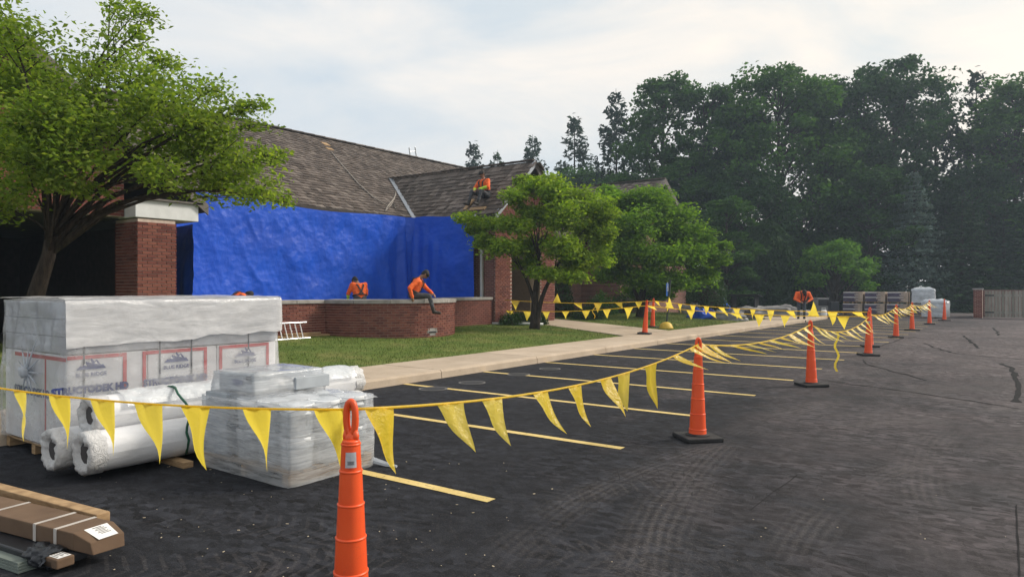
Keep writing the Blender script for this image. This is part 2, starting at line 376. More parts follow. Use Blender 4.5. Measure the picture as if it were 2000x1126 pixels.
def m_film(name, cov_lo, cov_hi, scale, aniso, tint=(.88, .89, .90), rough=.22, streak=.7, bstr=.5, bdist=.03):
    t = NT(name); p = t.obj()
    n1 = t.noise(t.mapv(p, aniso), scale, 6, .65, .8); n2 = t.noise(p, scale * .5, 4, .6, 1.5)
    cov = t.ramp(t.math('ADD', t.math('MULTIPLY', n1, streak), t.math('MULTIPLY', n2, 1 - streak)), [(.34, cov_lo), (.66, cov_hi)])
    nm = t.bump(t.math('ADD', n1, t.math('MULTIPLY', n2, .8)), bstr, bdist)
    body = t.bsdf(tint, rough, nm, .5)
    tl = t.n('ShaderNodeBsdfTranslucent', {0: (*tint, 1)}).outputs[0]
    body = t.n('ShaderNodeMixShader', {0: .3, 1: body, 2: tl}).outputs[0]
    tr = t.n('ShaderNodeBsdfTransparent', {0: (.97, .98, 1, 1)}).outputs[0]
    gl = t.n('ShaderNodeBsdfGlossy', {0: (.95, .97, 1, 1), 'Roughness': .12, 'Normal': nm}).outputs[0]
    clear = t.n('ShaderNodeMixShader', {0: t.math('ADD', t.math('MULTIPLY', t.n('ShaderNodeFresnel', {'IOR': 1.35, 'Normal': nm}).outputs[0], .7), .02), 1: tr, 2: gl}).outputs[0]
    return t.done(t.n('ShaderNodeMixShader', {0: cov, 1: clear, 2: body}).outputs[0])
M['film'] = m_film('clear_film', .06, .40, 2.6, (1, .6, 1.6))
M['hood'] = m_film('milky_film', .48, .90, 3.2, (1, .7, 3.0), (.84, .84, .85), .2, bstr=.55, bdist=.02)
M['stretch'] = m_film('stretch_film', .18, .66, 2.6, (1, 1, 11), (.84, .86, .88), .16, .8, .5, .012)
M['rollfilm'] = m_film('roll_film', .35, .92, 5.0, (1, .5, 1), (.75, .78, .80), .25, bstr=.9, bdist=.03)
M['cloudy'] = m_film('cloudy_film', .55, .95, 4.0, (1, 1, 2.5), (.70, .74, .79), .25)
simple('board_white', (.74, .73, .72), .7, .06, 2)
simple('board_edge', (.44, .45, .47), .8, .15, 3)
simple('print_red', (.52, .045, .05), .6, .12, 10)
simple('print_blue', (.028, .045, .17), .6, .12, 10)
simple('strap_dark', (.03, .035, .05), .5)
simple('strap_green', (.02, .10, .06), .45)
t = NT('roll_white'); p = t.obj(); h = t.noise(t.mapv(p, (1, .4, 1)), 6, 6, .65, .8)
M['roll'] = t.done(t.bsdf(t.ramp(h, [(.3, (.62, .63, .65)), (.7, (.76, .76, .77))]), .38, t.bump(h, .5, .02), .5))
t = NT('roll_wrapper'); p = t.obj(); h = t.noise(p, 14, 6, .7, 1.6)
M['roll_end'] = t.done(t.bsdf(t.ramp(h, [(.3, (.58, .58, .58)), (.7, (.74, .73, .72))]), .3, t.bump(h, .9, .03), .5))
simple('roll_hole_shade', (.055, .05, .05), .9)
t = NT('timber'); p = t.pos(); g = t.noise(t.mapv(p, (6, 6, 24)), 1.5, 5)
M['wood'] = t.done(t.bsdf(t.ramp(g, [(.3, (.24, .15, .075)), (.7, (.46, .31, .17))]), .8, t.bump(g, .3, .006), .3))
t = NT('cardboard'); p = t.pos()
M['card'] = t.done(t.bsdf(t.ramp(t.noise(p, 3, 5), [(.3, (.105, .066, .042)), (.7, (.165, .108, .070))]), .85, t.bump(t.noise(p, 8, 5), .3, .012), .25))
simple('card_grey', (.36, .39, .42), .75, .1)
simple('tape_pale', (.50, .46, .42), .4, .1)
simple('paper', (.75, .74, .72), .7, .05)
simple('ink', (.03, .03, .035), .7)
simple('black_plastic', (.018, .02, .025), .35, .3)
simple('sage_plastic', (.17, .20, .18), .5, .15)
simple('pail', (.58, .61, .63), .4, .08)
simple('pail_lid', (.66, .68, .70), .38, .06)
simple('aluminium', (.60, .61, .62), .35, .15, metal=.75)
t = NT('cone_orange'); p = t.obj()
c = t.ramp(t.noise(p, 5, 5), [(.3, (.80, .080, .014)), (.7, (.88, .108, .020))])
c = t.mix(t.ramp(t.noise(t.pos(), 16, 5, .7), [(.60, 0), (.78, .35)]), c, (.22, .07, .04))
M['cone'] = t.done(t.bsdf(c, .42, t.bump(t.noise(p, 40, 3), .08, .004), .5))
simple('rubber', (.017, .017, .018), .7, .3, 12, .4)
simple('sticker', (.45, .45, .47), .4, .15, 40)
t = NT('pennant'); p = t.pos(); r = t.rnd()
c = t.ramp(r, [(0, (.95, .70, .05)), (.5, (.92, .62, .02)), (1, (.95, .76, .16))])
b = t.bsdf(c, .28, t.bump(t.noise(p, 22, 5, .6, 1.0), .55, .02), .55)
M['pennant'] = t.done(t.n('ShaderNodeMixShader', {0: .55, 1: b, 2: t.n('ShaderNodeBsdfTranslucent', {0: (1.0, .80, .10, 1)}).outputs[0]}).outputs[0])
simple('sign_yellow', (.62, .42, .05), .55, .15)
simple('sign_blue', (.02, .10, .34), .4)
simple('post_green', (.03, .045, .035), .6)
simple('hi_vis', (.86, .135, .02), .75, .12, 14, .3)
simple('hi_vis_lime', (.50, .72, .05), .7, .1, 14)
simple('trousers', (.060, .062, .070), .85, .2, 14, .3)
simple('jeans', (.06, .075, .10), .85, .2, 14, .3)
simple('skin', (.26, .14, .09), .55, .1)
simple('boot', (.03, .024, .02), .7)
simple('hair', (.012, .010, .009), .7)
simple('harness', (.03, .03, .032), .7)
simple('rope', (.26, .23, .20), .8)
simple('tarp_grey', (.20, .20, .20), .6, .2, 3, .4)
simple('stone', (.27, .26, .25), .9, .25, 4, .5)
simple('shingle_wrap', (.055, .045, .10), .5, .4, 3)
simple('shingle_white', (.55, .54, .55), .5, .1)
simple('shingle_wrap_tan', (.46, .36, .28), .6, .25, 5)
t = NT('gate_board'); p = t.pos(); c = t.mix(.6, t.ramp(t.rnd(), [(0, (.21, .20, .17)), (1, (.33, .31, .27))]), t.ramp(t.noise(t.mapv(p, (9, 9, 1)), 2, 5), [(.3, .6), (.7, 1.2)]), 'MULTIPLY'); M['gate_board'] = t.done(t.bsdf(c, .85, None, .2))
simple('iron', (.014, .014, .016), .6, .3, 20, .3)
simple('chip', (.50, .42, .30), .8, .3)
simple('propane', (.72, .72, .70), .4, .05)
# ================================================================ ground, lot, kerb, pavement, lawns
KX = -8.36                               # kerb face
def sheet(name, pts, z, mat, kind='structure', parent=None):
    mb = MB(); mb.add([(x, y, z) for x, y in pts], [tuple(range(len(pts)))]); return mb.build(name, mat, parent, kind=kind)
ground = sheet('ground', [(-300, -300), (300, -300), (300, 320), (-300, 320)], -.05, M['forest_floor'])
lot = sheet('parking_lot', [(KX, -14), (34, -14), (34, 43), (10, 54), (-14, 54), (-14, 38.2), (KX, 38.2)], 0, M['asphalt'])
for k in range(17):
    y = 4.19 + 2.135 * k
    mb = MB(); L = []
    n = 20
    for i in range(n + 1):
        x = KX + .02 + (KX * -1 - 3.23 - .02) * i / n; wob = .008 * noise.noise(Vector((x * 1.7, y, 3)))
        L += [(x, y - .052 + wob, .004), (x, y + .052 + wob, .004)]
    mb.add(L, [(2 * i, 2 * i + 2, 2 * i + 3, 2 * i + 1) for i in range(n)])
    mb.build('parking_stripe', M['stripe'], lot)
cr_px = [([(1615, 744), (1700, 755), (1800, 768), (1900, 783), (1990, 798)], .05), ([(1805, 670), (1830, 680), (1855, 688), (1930, 697), (2000, 702)], .09),
         ([(1955, 710), (1975, 721), (1984, 735), (1990, 765), (1985, 785)], .14), ([(1685, 702), (1693, 710), (1712, 716), (1755, 728), (1810, 743)], .06),
         ([(1467, 997), (1510, 962), (1557, 927)], .012), ([(1985, 985), (1988, 1050), (1991, 1126)], .014), ([(1880, 655), (1893, 664), (1899, 672), (1912, 680)], .12),
         ([(1700, 683), (1760, 662), (1790, 657)], .05), ([(1700, 655), (1850, 663), (2000, 676)], .07), ([(1938, 640), (1948, 648), (1950, 655)], .14)]
for pts, w in cr_px:
    P = [on(x, y) for x, y in pts]; Q = []
    for a, b in zip(P[:-1], P[1:]):
        for i in range(6):
            q = a.lerp(b, i / 6); Q.append(q + Vector((noise.noise(q * 2.1), noise.noise(q * 2.1 + Vector((9, 0, 0))), 0)) * min(.10, w * 1.2))
    Q.append(P[-1]); mb = MB(); vs = []
    for i, q in enumerate(Q):
        d = (Q[min(i + 1, len(Q) - 1)] - Q[max(i - 1, 0)]).normalized(); s = Vector((-d.y, d.x, 0)) * w * (.18 + .45 * abs(noise.noise(q * 3)))
        vs += [q + s + Vector((0, 0, .005)), q - s + Vector((0, 0, .005))]
    mb.add(vs, [(2 * i, 2 * i + 1, 2 * i + 3, 2 * i + 2) for i in range(len(Q) - 1)]); mb.build('crack_sealant', M['sealant'], lot)

# kerb and pavement slabs (raised 0.15)
walk = empty('sidewalk', (0, 0, 0)); tag(walk, kind='structure')
mb = MB(); mb.b2((-9.88, -6, -.02), (KX - .03, 37.6, .125)); mb.build('sidewalk_base', M['joint_dirt'], walk)
y = -5.8; k = 0
while y < 37.2:
    L = 1.52
    dz = .148 + .004 * noise.noise(Vector((k * 1.7, 0, 0)))
    mb = MB(); mb.b2((-9.88, y + .012, .05), (KX - .17, y + L - .012, dz)); mb.build('slab', M['concrete'], walk, bevel=.008)
    y += L; k += 1
y = -5.8; k = 0
while y < 37.2:
    L = 3.04
    mb = MB(); prof = [(KX, -.01), (KX - .008, .11), (KX - .035, .144), (KX - .16, .15), (KX - .16, -.01)]
    mb.prism([(x, y + .008, z) for x, z in prof], (0, L - .016, 0)); mb.build('kerb_stone', M['concrete'], walk)
    y += L; k += 1
# entrance path and far cross path
path = empty('entrance_path', (0, 0, 0)); tag(path, kind='structure')
A0, A1 = Vector((-9.9, 19.45, .152)), Vector((-15.6, 22.0, .345)); B0, B1 = Vector((-9.9, 22.75, .152)), Vector((-15.6, 24.5, .345))
for i in range(5):
    a, b = i / 5 + .004, (i + 1) / 5 - .004
    q = [A0.lerp(A1, a), A0.lerp(A1, b), B0.lerp(B1, b), B0.lerp(B1, a)]
    mb = MB(); mb.prism([p - Vector((0, 0, .1)) for p in q], (0, 0, .1)); mb.build('slab', M['concrete'], path)
mb = MB(); q = [A0, A1, B1, B0]; mb.prism([p - Vector((0, 0, .12)) for p in q], (0, 0, .107)); mb.build('path_base', M['joint_dirt'], path)
cross = empty('cross_path', (0, 0, 0)); tag(cross, kind='structure')
for i in range(6):
    mb = MB(); mb.b2((-9.9 - 1.5 * i - 1.49, 35.0, .03), (-9.9 - 1.5 * i - .01, 36.6, .15 + .01 * i)); mb.build('slab', M['concrete'], cross)

def lawn_z(x, y): return .13 + .20 * max(0, min(1, (-9.9 - x) / 5.0))
def lawn(name, poly, nb, seed):
    xs = [p[0] for p in poly]; ys = [p[1] for p in poly]
    bm = bmesh.new(); f = bm.faces.new([bm.verts.new((x, y, 0)) for x, y in poly])
    for _ in range(5):
        bmesh.ops.subdivide_edges(bm, edges=[e for e in bm.edges if e.calc_length() > .9], cuts=1, use_grid_fill=True)
        bmesh.ops.triangulate(bm, faces=bm.faces)
    for v in bm.verts: v.co.z = lawn_z(v.co.x, v.co.y) + .015 * noise.noise(v.co * .9)
    me = bpy.data.meshes.new(name); bm.to_mesh(me); bm.free()
    o = link(name, me, M['lawn'], None, 'structure')
    g = np.random.default_rng(seed)
    def inside(px, py):
        c = np.zeros(len(px), bool); j = len(poly) - 1
        for i in range(len(poly)):
            xi, yi = poly[i]; xj, yj = poly[j]
            c ^= ((yi > py) != (yj > py)) & (px < (xj - xi) * (py - yi) / (yj - yi + 1e-12) + xi); j = i
        return c
    px = g.uniform(min(xs), max(xs), nb * 3); py = g.uniform(min(ys), max(ys), nb * 3)
    k = inside(px, py); px, py = px[k][:nb], py[k][:nb]; n = len(px)
    z = .125 + .20 * np.clip((-9.9 - px) / 5.0, 0, 1)
    a = g.uniform(0, 6.283, n); h = g.uniform(.025, .06, n); w = g.uniform(.004, .009, n); l = g.uniform(-.03, .03, (n, 2))
    v = np.zeros((n, 3, 3)); dx, dy = np.cos(a) * w, np.sin(a) * w
    v[:, 0] = np.stack([px - dx, py - dy, z], 1); v[:, 1] = np.stack([px + dx, py + dy, z], 1); v[:, 2] = np.stack([px + l[:, 0], py + l[:, 1], z + h], 1)
    me = mesh_np('grass', v.reshape(-1, 3), np.arange(n * 3).reshape(-1, 3))
    b = link('grass', me, M['blade'], None, 'stuff'); return o, b
l1, g1 = lawn('lawn', [(-9.89, -4), (-9.89, 19.4), (-15.3, 21.75), (-19.2, 21.75), (-19.2, -4)], 70000, 1)
tag(g1, 'mown grass in front of the curved brick wall', 'grass')
l2, g2 = lawn('lawn', [(-9.89, 22.8), (-9.89, 35.0), (-19.0, 35.0), (-19.0, 25.0), (-15.6, 24.55)], 40000, 2)
tag(g2, 'mown grass beyond the entrance path around the spreading tree', 'grass')
sheet('far_lawn', [(-60, 36.8), (-14.1, 36.8), (-14.1, 54), (-60, 75)], .02, M['lawn'])

# ================================================================ brickwork helpers
CH, BL, JT = .0677, .190, .014
unit = MB(); unit.b2((-BL / 2, -.012, -.0268), (BL / 2, .008, .0268)); brick_mesh = unit.mesh('brick'); brick_mesh.materials.append(M['brick'])
def lay(fmap, L, H, keep=None, s0=0.0):
    """bricks of a wall in running bond; fmap(s,t) -> (point, along, normal)"""
    out = []
    for r in range(int(H / CH)):
        t = (r + .5) * CH; s = -((r % 2) * (BL + JT) / 2) + s0
        while s < L - .02:
            a, b = max(s, 0), min(s + BL, L)
            if b - a > .04 and (keep is None or keep((a + b) / 2, t)): out.append(((a + b) / 2, t, b - a))
            s += BL + JT
    return out
def set_bricks(parent, walls, n_single, prefer=None):
    """walls: list of (fmap, bricks); the n_single best become separate bricks, the rest one part"""
    allb = []
    for fmap, bl in walls:
        for s, t, w in bl:
            P, u, n = fmap(s, t); allb.append((P, u, n, w))
    full = [i for i, b in enumerate(allb) if abs(b[3] - BL) < 1e-4]
    full.sort(key=lambda i: (allb[i][0] - Vector((0, 0, CAM_H))).length if prefer is None else prefer(allb[i][0]))
    single = set(full[:n_single]); rest = MB()
    for i, (P, u, n, w) in enumerate(allb):
        up = Vector((0, 0, 1)); j = Vector((0, 0, 0))
        nn = n.normalized(); uu = u.normalized()
        m3 = Matrix((uu, nn, uu.cross(nn) if uu.cross(nn).z > 0 else nn.cross(uu))).transposed()
        pr = .002 * math.sin(i * 12.9898)
        if i in single:
            o = bpy.data.objects.new('brick', brick_mesh); col.objects.link(o)
            m4 = m3.to_4x4(); m4.translation = P + nn * pr; o.matrix_local = m4; o.parent = parent
        else:
            rest.box(P + nn * (pr - .002), (w, .020, .0536), m3)
    if rest.v: rest.build('brickwork', M['brick'], parent, kind='stuff')
def flat(o, u, n):
    o, u, n = Vector(o), Vector(u), Vector(n)
    return lambda s, t: (o + u * s + Vector((0, 0, t)), u, n)

# ================================================================ low terrace wall with a rounded bay
lw = empty('terrace_wall', (-15.2, 14.5, .25))
tag(lw, 'low dark red brick terrace wall with grey coping and a rounded bay', 'wall')
O = Vector(lw.location)
WX, BC, BR, WT = -15.2, 14.5, 2.1, 1.19                # face, bay centre, bay radius, top of brick
YL0, YL1, YR0, YR1 = 7.9, BC - BR, BC + BR, 19.75
core = MB()
core.b2((WX - .30, YL0, .1), (WX - .012, YL1 + .3, WT)); core.b2((WX - .30, YR0 - .3, .1), (WX - .012, YR1, WT))
n = 40
ring = []
for i in range(n + 1):
    a = -math.pi / 2 + math.pi * i / n
    for r in (BR - .012, BR - .30):
        for z in (.1, WT): ring.append((WX + r * math.cos(a), BC + r * math.sin(a), z))
fs = []
for i in range(n):
    b, c = 4 * i, 4 * i + 4
    fs += [(b, c, c + 1, b + 1), (b + 2, b + 3, c + 3, c + 2), (b + 1, c + 1, c + 3, b + 3)]
core.add(ring, fs)
o = core.build('mortar_core', M['mortar'], lw); o.matrix_parent_inverse = Matrix.Translation(-O)
def bay(s, t):
    a = -math.pi / 2 + s / BR
    return Vector((WX + BR * math.cos(a), BC + BR * math.sin(a), .17 + t)) - O, Vector((-math.sin(a), math.cos(a), 0)), Vector((math.cos(a), math.sin(a), 0))
vent_s = BR * (math.pi / 2 + R(-4))
fl = flat(Vector((WX, YL0, .17)) - O, (0, 1, 0), (1, 0, 0)); fr = flat(Vector((WX, YR0, .17)) - O, (0, 1, 0), (1, 0, 0))
set_bricks(lw, [(bay, lay(bay, math.pi * BR, WT - .17, lambda s, t: not (abs(s - vent_s) < .17 and .13 < t < .33))), (fl, lay(fl, YL1 - YL0, WT - .17)), (fr, lay(fr, YR1 - YR0, WT - .17))], 300,
           lambda p: abs((p + O).y - 14.2) + abs(p.z - .3) * .4)
P, u, nn = bay(vent_s, .23)
mb = MB(); m3 = Matrix((u, nn, Vector((0, 0, 1)))).transposed()
mb.box(P - nn * .012, (.33, .03, .20), m3); mb.box(P + nn * .008, (.27, .02, .04), m3, 1)
mb.build('vent', [M['stone'], M['dark_inside']], lw, bevel=.004)
def stone(a0, a1):
    mb = MB(); N = 4; vs = []
    for i in range(N + 1):
        a = a0 + (a1 - a0) * i / N
        for r, z in ((BR + .05, WT + .005), (BR + .05, WT + .10), (BR - .36, WT + .11), (BR - .36, WT + .005)): vs.append(Vector((WX + r * math.cos(a), BC + r * math.sin(a), z)) - O)
    fs = [(0, 1, 2, 3), (4 * N + 3, 4 * N + 2, 4 * N + 1, 4 * N)]
    for i in range(N):
        for k in range(4): fs.append((4 * i + k, 4 * i + 4 + k, 4 * i + 4 + (k + 1) % 4, 4 * i + (k + 1) % 4))
    mb.add(vs, fs); mb.build('coping_stone', M['coping'], lw)
for i in range(7):
    a = -math.pi / 2 + math.pi * i / 7; stone(a + .003, a + math.pi / 7 - .003)
for y0, y1 in ((YL0, YL1 - .06), (YR0 + .06, YR1)):
    k = max(1, round((y1 - y0) / .95)); st = (y1 - y0) / k
    for i in range(k):
        mb = MB(); mb.b2(Vector((WX - .36, y0 + st * i + .005, WT + .006)) - O, Vector((WX + .05, y0 + st * (i + 1) - .005, WT + .10)) - O); mb.build('coping_stone', M['coping'], lw, bevel=.008)

terrace = MB(); terrace.b2((-19.3, 8.0, -.04), (-15.45, 19.75, .33))
for i in range(1): terrace.lathe([(1.78, -.04), (1.78, .33)], 40, 0, (WX, BC, 0))
terrace.build('terrace_paving', M['concrete'], None, kind='structure')

# ================================================================ the brick building
bd = empty('brick_building', (-15, 8, .2))
tag(bd, 'long red brick building with brown wood shake roofs and gabled wings', 'building')
OB = Vector(bd.location); INV = Matrix.Translation(-OB)
def bp(mb, name, mat, parent=None, **k):
    o = mb.build(name, mat, parent or bd, **k)
    if parent is None: o.matrix_parent_inverse = INV
    return o
def part_empty(name):
    o = empty(name, (0, 0, 0), 0, bd); o.matrix_parent_inverse = INV; return o
EZ, RX, RZ = 4.25, -26.0, 8.45           # main eave height, ridge x and z
EX = -18.75
W0 = dict(x=-15.23, y=5.0, z=6.35, e=3.42, ye=8.75, yl=1.25)       # left wing
W1 = dict(x=-14.75, y=21.75, z=6.32, half=2.4)                      # entrance wing
W2 = dict(x=-16.4, y=37.3, z=7.75, half=4.95, e=4.5)                # far wing
# --- walls (solid cores)
walls = MB()
walls.b2((-31, 8.6, 0), (-19.25, 36, EZ - .05)); walls_o = bp(walls, 'main_wall', M['brick_y'])
mb = MB(); mb.prism([(-19.3, 4.3, 3.42), (-32.5, 4.3, 3.42), (-32.5, 4.3, 4.45), (-26, 4.3, 8.2), (-19.3, 4.3, 4.4)], (0, .25, 0)); mb.b2((-31, 1.0, 0), (-24.32, 8.55, 3.4)); bp(mb, 'end_wall', M['brick_x'])
mb = MB(); mb.b2((-24.3, .9, 0), (-24.0, 8.6, 3.4)); mb.b2((-24.0, .9, 0), (-15.9, 1.2, 3.3)); mb.b2((-24.0, 8.32, 0), (-17.0, 8.6, 3.3)); bp(mb, 'porch_shade_walls', M['porch_shade'])  # side walls added to block light; dark wall colour stands in for porch shade
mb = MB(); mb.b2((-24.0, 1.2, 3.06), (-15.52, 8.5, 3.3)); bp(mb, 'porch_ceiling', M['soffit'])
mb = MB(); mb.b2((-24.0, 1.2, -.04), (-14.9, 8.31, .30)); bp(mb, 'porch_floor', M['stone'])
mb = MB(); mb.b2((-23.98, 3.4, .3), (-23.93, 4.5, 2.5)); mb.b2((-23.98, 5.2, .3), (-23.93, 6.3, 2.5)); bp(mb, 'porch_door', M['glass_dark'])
# left gable: brick face above the porch opening
gx = W0['x']; pitch0 = (W0['z'] - W0['e']) / (W0['ye'] - W0['y'])
def rake0(y): return W0['z'] - .16 - abs(y - W0['y']) * pitch0
gw = part_empty('gable_wall')
mb = MB(); poly = [(gx - .012, 1.6, 3.08), (gx - .012, 7.17, 3.08), (gx - .012, 7.17, rake0(7.17)), (gx - .012, W0['y'], rake0(W0['y'])), (gx - .012, 1.6, rake0(1.6))]
mb.prism(poly, (-.28, 0, 0)); mb.build('mortar_core', M['mortar'], gw)
# porch column
cw = part_empty('column')
mb = MB(); mb.b2((-15.75, 7.24 + .012, .1), (-14.8 - .012, 8.06 - .012, 3.04)); mb.build('mortar_core', M['mortar'], cw)
fg = flat((gx, 1.6, 3.09), (0, 1, 0), (1, 0, 0)); fc = flat((-14.8, 7.24, .2), (0, 1, 0), (1, 0, 0)); fs_ = flat((-15.75, 7.24, .2), (1, 0, 0), (0, -1, 0)); fn = flat((-15.75, 8.06, .2), (1, 0, 0), (0, 1, 0))
set_bricks(cw, [(fc, lay(fc, .82, 2.84)), (fs_, lay(fs_, .95, 2.84)), (fn, lay(fn, .95, 2.84))], 180, lambda p: p.y * 10 - p.x)
set_bricks(gw, [(fg, lay(fg, 5.57, 3.2, lambda s, t: 3.09 + t < rake0(1.6 + s) - .06))], 110, lambda p: -p.y + abs(p.z - 3.3))
# white beam / box gutter over the column
mb = MB(); mb.b2((-16.2, 7.19, 3.06), (-14.78, 8.56, 3.43)); bp(mb, 'white_beam', M['white_trim'], bevel=.012)
mb = MB(); mb.b2((-14.79, 7.17, 3.43), (-14.70, 8.62, 3.47)); bp(mb, 'drip_edge', M['fascia'])

# --- roofs: deck slab + shakes
def shakes(parent, o, a, b, La, Lb, keep, n_single=0, expo=.25, seed=0, prefer=None):
    """o eave corner, a along the eave, b up the slope (unit vectors)"""
    o, a, b = Vector(o), Vector(a).normalized(), Vector(b).normalized(); n = a.cross(b)
    if n.z < 0: n = -n
    g = random.Random(seed); items = []
    rows = int(Lb / expo)
    for r in range(rows):
        s = -g.random() * .2
        while s < La:
            w = g.uniform(.13, .30); t0 = r * expo + g.uniform(-.022, .022)
            if keep(o + a * (s + w / 2) + b * (t0 + expo / 2)):
                items.append((s, t0, w - g.uniform(.004, .014), g.uniform(.020, .042), g.uniform(-.018, .018)))
            s += w
    mb = MB(); cand = sorted(range(len(items)), key=lambda i: (o + a * items[i][0] + b * items[i][1] - Vector((0, 0, CAM_H))).length if prefer is None else prefer(o + a * items[i][0] + b * items[i][1]))
    single = set(cand[:n_single])
    for i, (s, t, w, th, sk) in enumerate(items):
        lo = o + a * s + b * t; L = expo * 1.5
        vs = [lo + n * .012, lo + a * w + n * .012, lo + a * (w + sk) + b * L, lo + a * sk + b * L]
        vs = vs + [vs[0] + n * th, vs[1] + n * th, vs[2] + n * .008, vs[3] + n * .008]
        F = [(4, 5, 6, 7), (0, 1, 5, 4), (1, 2, 6, 5), (3, 0, 4, 7)]
        if i in single:
            q = MB(); c = lo; q.add([v - c for v in vs], F); ob = q.build('shake', M['shake'], parent); ob.location = c
        else: mb.add(vs, F)
    mb.build('shakes', M['shake'], parent, kind='stuff')
roof = part_empty('main_roof')
bs = Vector((RX - EX, 0, RZ - EZ)); Lb = bs.length; bs.normalize(); nr = Vector((0, 1, 0)).cross(bs); nr = nr if nr.z > 0 else -nr
y0, y1 = 4.0, 34.5
def main_z(x): return EZ + (EX - x) * (RZ - EZ) / (EX - RX)
mb = MB(); mb.prism([(EX + .05, y0, EZ - .18), (EX + .05, y0, EZ - .01), (RX, y0, RZ - .01), (RX - 7, y0, RZ - 4.1), (RX - 7, y0, RZ - 4.3), (RX, y0, RZ - .2)], (0, y1 - y0, 0)); mb.build('roof_deck', M['roof_deck'], roof)
def w1_z(y): return W1['z'] - abs(y - W1['y']) * .9
def keep_main(p):
    if p.z < W0['z'] - abs(p.y - W0['y']) * pitch0 and p.y < 9: return False
    if p.z < w1_z(p.y) - .05 and abs(p.y - W1['y']) < 2.6: return False
    return True
shakes(roof, (EX, y0, EZ), (0, 1, 0), bs, y1 - y0, Lb, keep_main, 240, seed=3, prefer=lambda p: abs(p.y - 13.5) * .5 + abs(p.z - 5.2))
for i in range(50):
    yy = y0 + i * .61; mb = MB()
    mb.bar((RX, yy, RZ + .05), (RX, yy + .66, RZ + .065), .24, .05); mb.build('ridge_cap', M['shake'], roof)
# patches of new boards on the ridge slope
for (px, py, w) in ((636, 282, .34), (644, 291, .2)):
    q = ap(px, py, 30.0); x = -25.2 + (py - 281) * .06; yy = x / ((-SN + CS * (px - 1000) / 1378) / (CS + SN * (px - 1000) / 1378))
    mb = MB(); mb.box(Vector((x, yy, main_z(x) + .05)), (w, .35, .03), Matrix.Rotation(R(30), 3, 'Y')); mb.build('bare_board', M['wood'], roof)
# left wing roof
r0 = part_empty('left_wing_roof')
for sgn, ye in ((1, W0['ye']), (-1, W0['yl'])):
    ze = W0['z'] - abs(ye - W0['y']) * pitch0
    mb = MB(); mb.prism([(-14.75, W0['y'], W0['z']), (-14.75, ye, ze), (-14.75, ye, ze - .14), (-14.75, W0['y'], W0['z'] - .16)], (-12, 0, 0)); mb.build('roof_slab', M['roof_deck'], r0)
    mb = MB(); mb.prism([(-14.70, W0['y'], W0['z'] + .03), (-14.70, ye, ze + .03), (-14.70, ye, ze - .20), (-14.70, W0['y'], W0['z'] - .22)], (-.045, 0, 0)); mb.build('rake_board', M['fascia'], r0)
bl_ = Vector((0, W0['y'] - W0['yl'], W0['z'] - (W0['z'] - (W0['y'] - W0['yl']) * pitch0)))
shakes(r0, (-26.7, W0['yl'], W0['z'] - (W0['y'] - W0['yl']) * pitch0 + .01), (1, 0, 0), bl_, 12, bl_.length, lambda p: True, 0, seed=5)
# entrance wing
ew = part_empty('entrance_wing')
fx = -15.1; ey = W1['y'] - W1['half']; ez = W1['z'] - W1['half'] * .9
Y0, Y1 = 19.8, 2 * W1['y'] - 19.8
def rake1(y): return W1['z'] - .14 - abs(y - W1['y']) * .9
mb = MB()
mb.b2((-19.2, Y0, .0), (fx - .012, Y0 + .3, 4.25)); mb.b2((-19.2, Y1 - .3, 0), (fx - .012, Y1, 4.25))          # side walls
for a, b in ((Y0 + .301, Y0 + 1.0), (Y1 - 1.0, Y1 - .301)): mb.b2((fx - .5, a, 0), (fx - .012, b, 3.1))          # piers
mb.prism([(fx - .012, Y0 + .301, 3.1), (fx - .012, Y1 - .301, 3.1), (fx - .012, Y1 - .301, rake1(Y1 - .301)), (fx - .012, W1['y'], rake1(W1['y'])), (fx - .012, Y0 + .301, rake1(Y0 + .301))], (-.3, 0, 0))
mb.build('mortar_core', M['mortar'], ew)
f1 = flat((fx, Y0, .2), (0, 1, 0), (1, 0, 0)); f2 = flat((-19.2, Y0, .2), (1, 0, 0), (0, -1, 0))
WW = Y1 - Y0
set_bricks(ew, [(f1, lay(f1, WW, 6.2, lambda s, t: .2 + t < rake1(Y0 + s) - .05 and (t > 2.9 or s < 1.0 or s > WW - 1.0))), (f2, lay(f2, 4.1, 4.0, lambda s, t: s > 3.0))], 0)
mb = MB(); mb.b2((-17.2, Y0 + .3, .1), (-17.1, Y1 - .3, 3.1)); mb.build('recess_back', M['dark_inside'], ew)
mb = MB(); mb.b2((-17.09, Y0 + .9, .35), (-17.05, Y0 + 1.85, 2.5)); mb.b2((-17.09, Y0 + 2.0, .35), (-17.05, Y0 + 2.95, 2.5)); mb.build('glass_door', M['glass_dark'], ew)
r1 = part_empty('entrance_roof')
xb = -24.5
for sgn in (-1, 1):
    ye = W1['y'] + sgn * W1['half']
    mb = MB(); mb.prism([(W1['x'], W1['y'], W1['z']), (W1['x'], ye, ez), (W1['x'], ye, ez - .13), (W1['x'], W1['y'], W1['z'] - .14)], (xb - W1['x'], 0, 0)); mb.build('roof_slab', M['roof_deck'], r1)
    mb = MB(); mb.prism([(W1['x'] + .04, W1['y'], W1['z'] + .04), (W1['x'] + .04, ye, ez + .04), (W1['x'] + .04, ye, ez - .20), (W1['x'] + .04, W1['y'], W1['z'] - .22)], (-.05, 0, 0)); mb.build('rake_board', M['flashing'] if sgn < 0 else M['fascia'], r1)
b1 = Vector((0, W1['half'], W1['half'] * .9))
shakes(r1, (xb, ey, ez + .01), (1, 0, 0), b1, W1['x'] - xb, b1.length, lambda p: p.z > main_z(p.x) - .05, 60, seed=8)
b1r = Vector((0, -W1['half'], W1['half'] * .9))
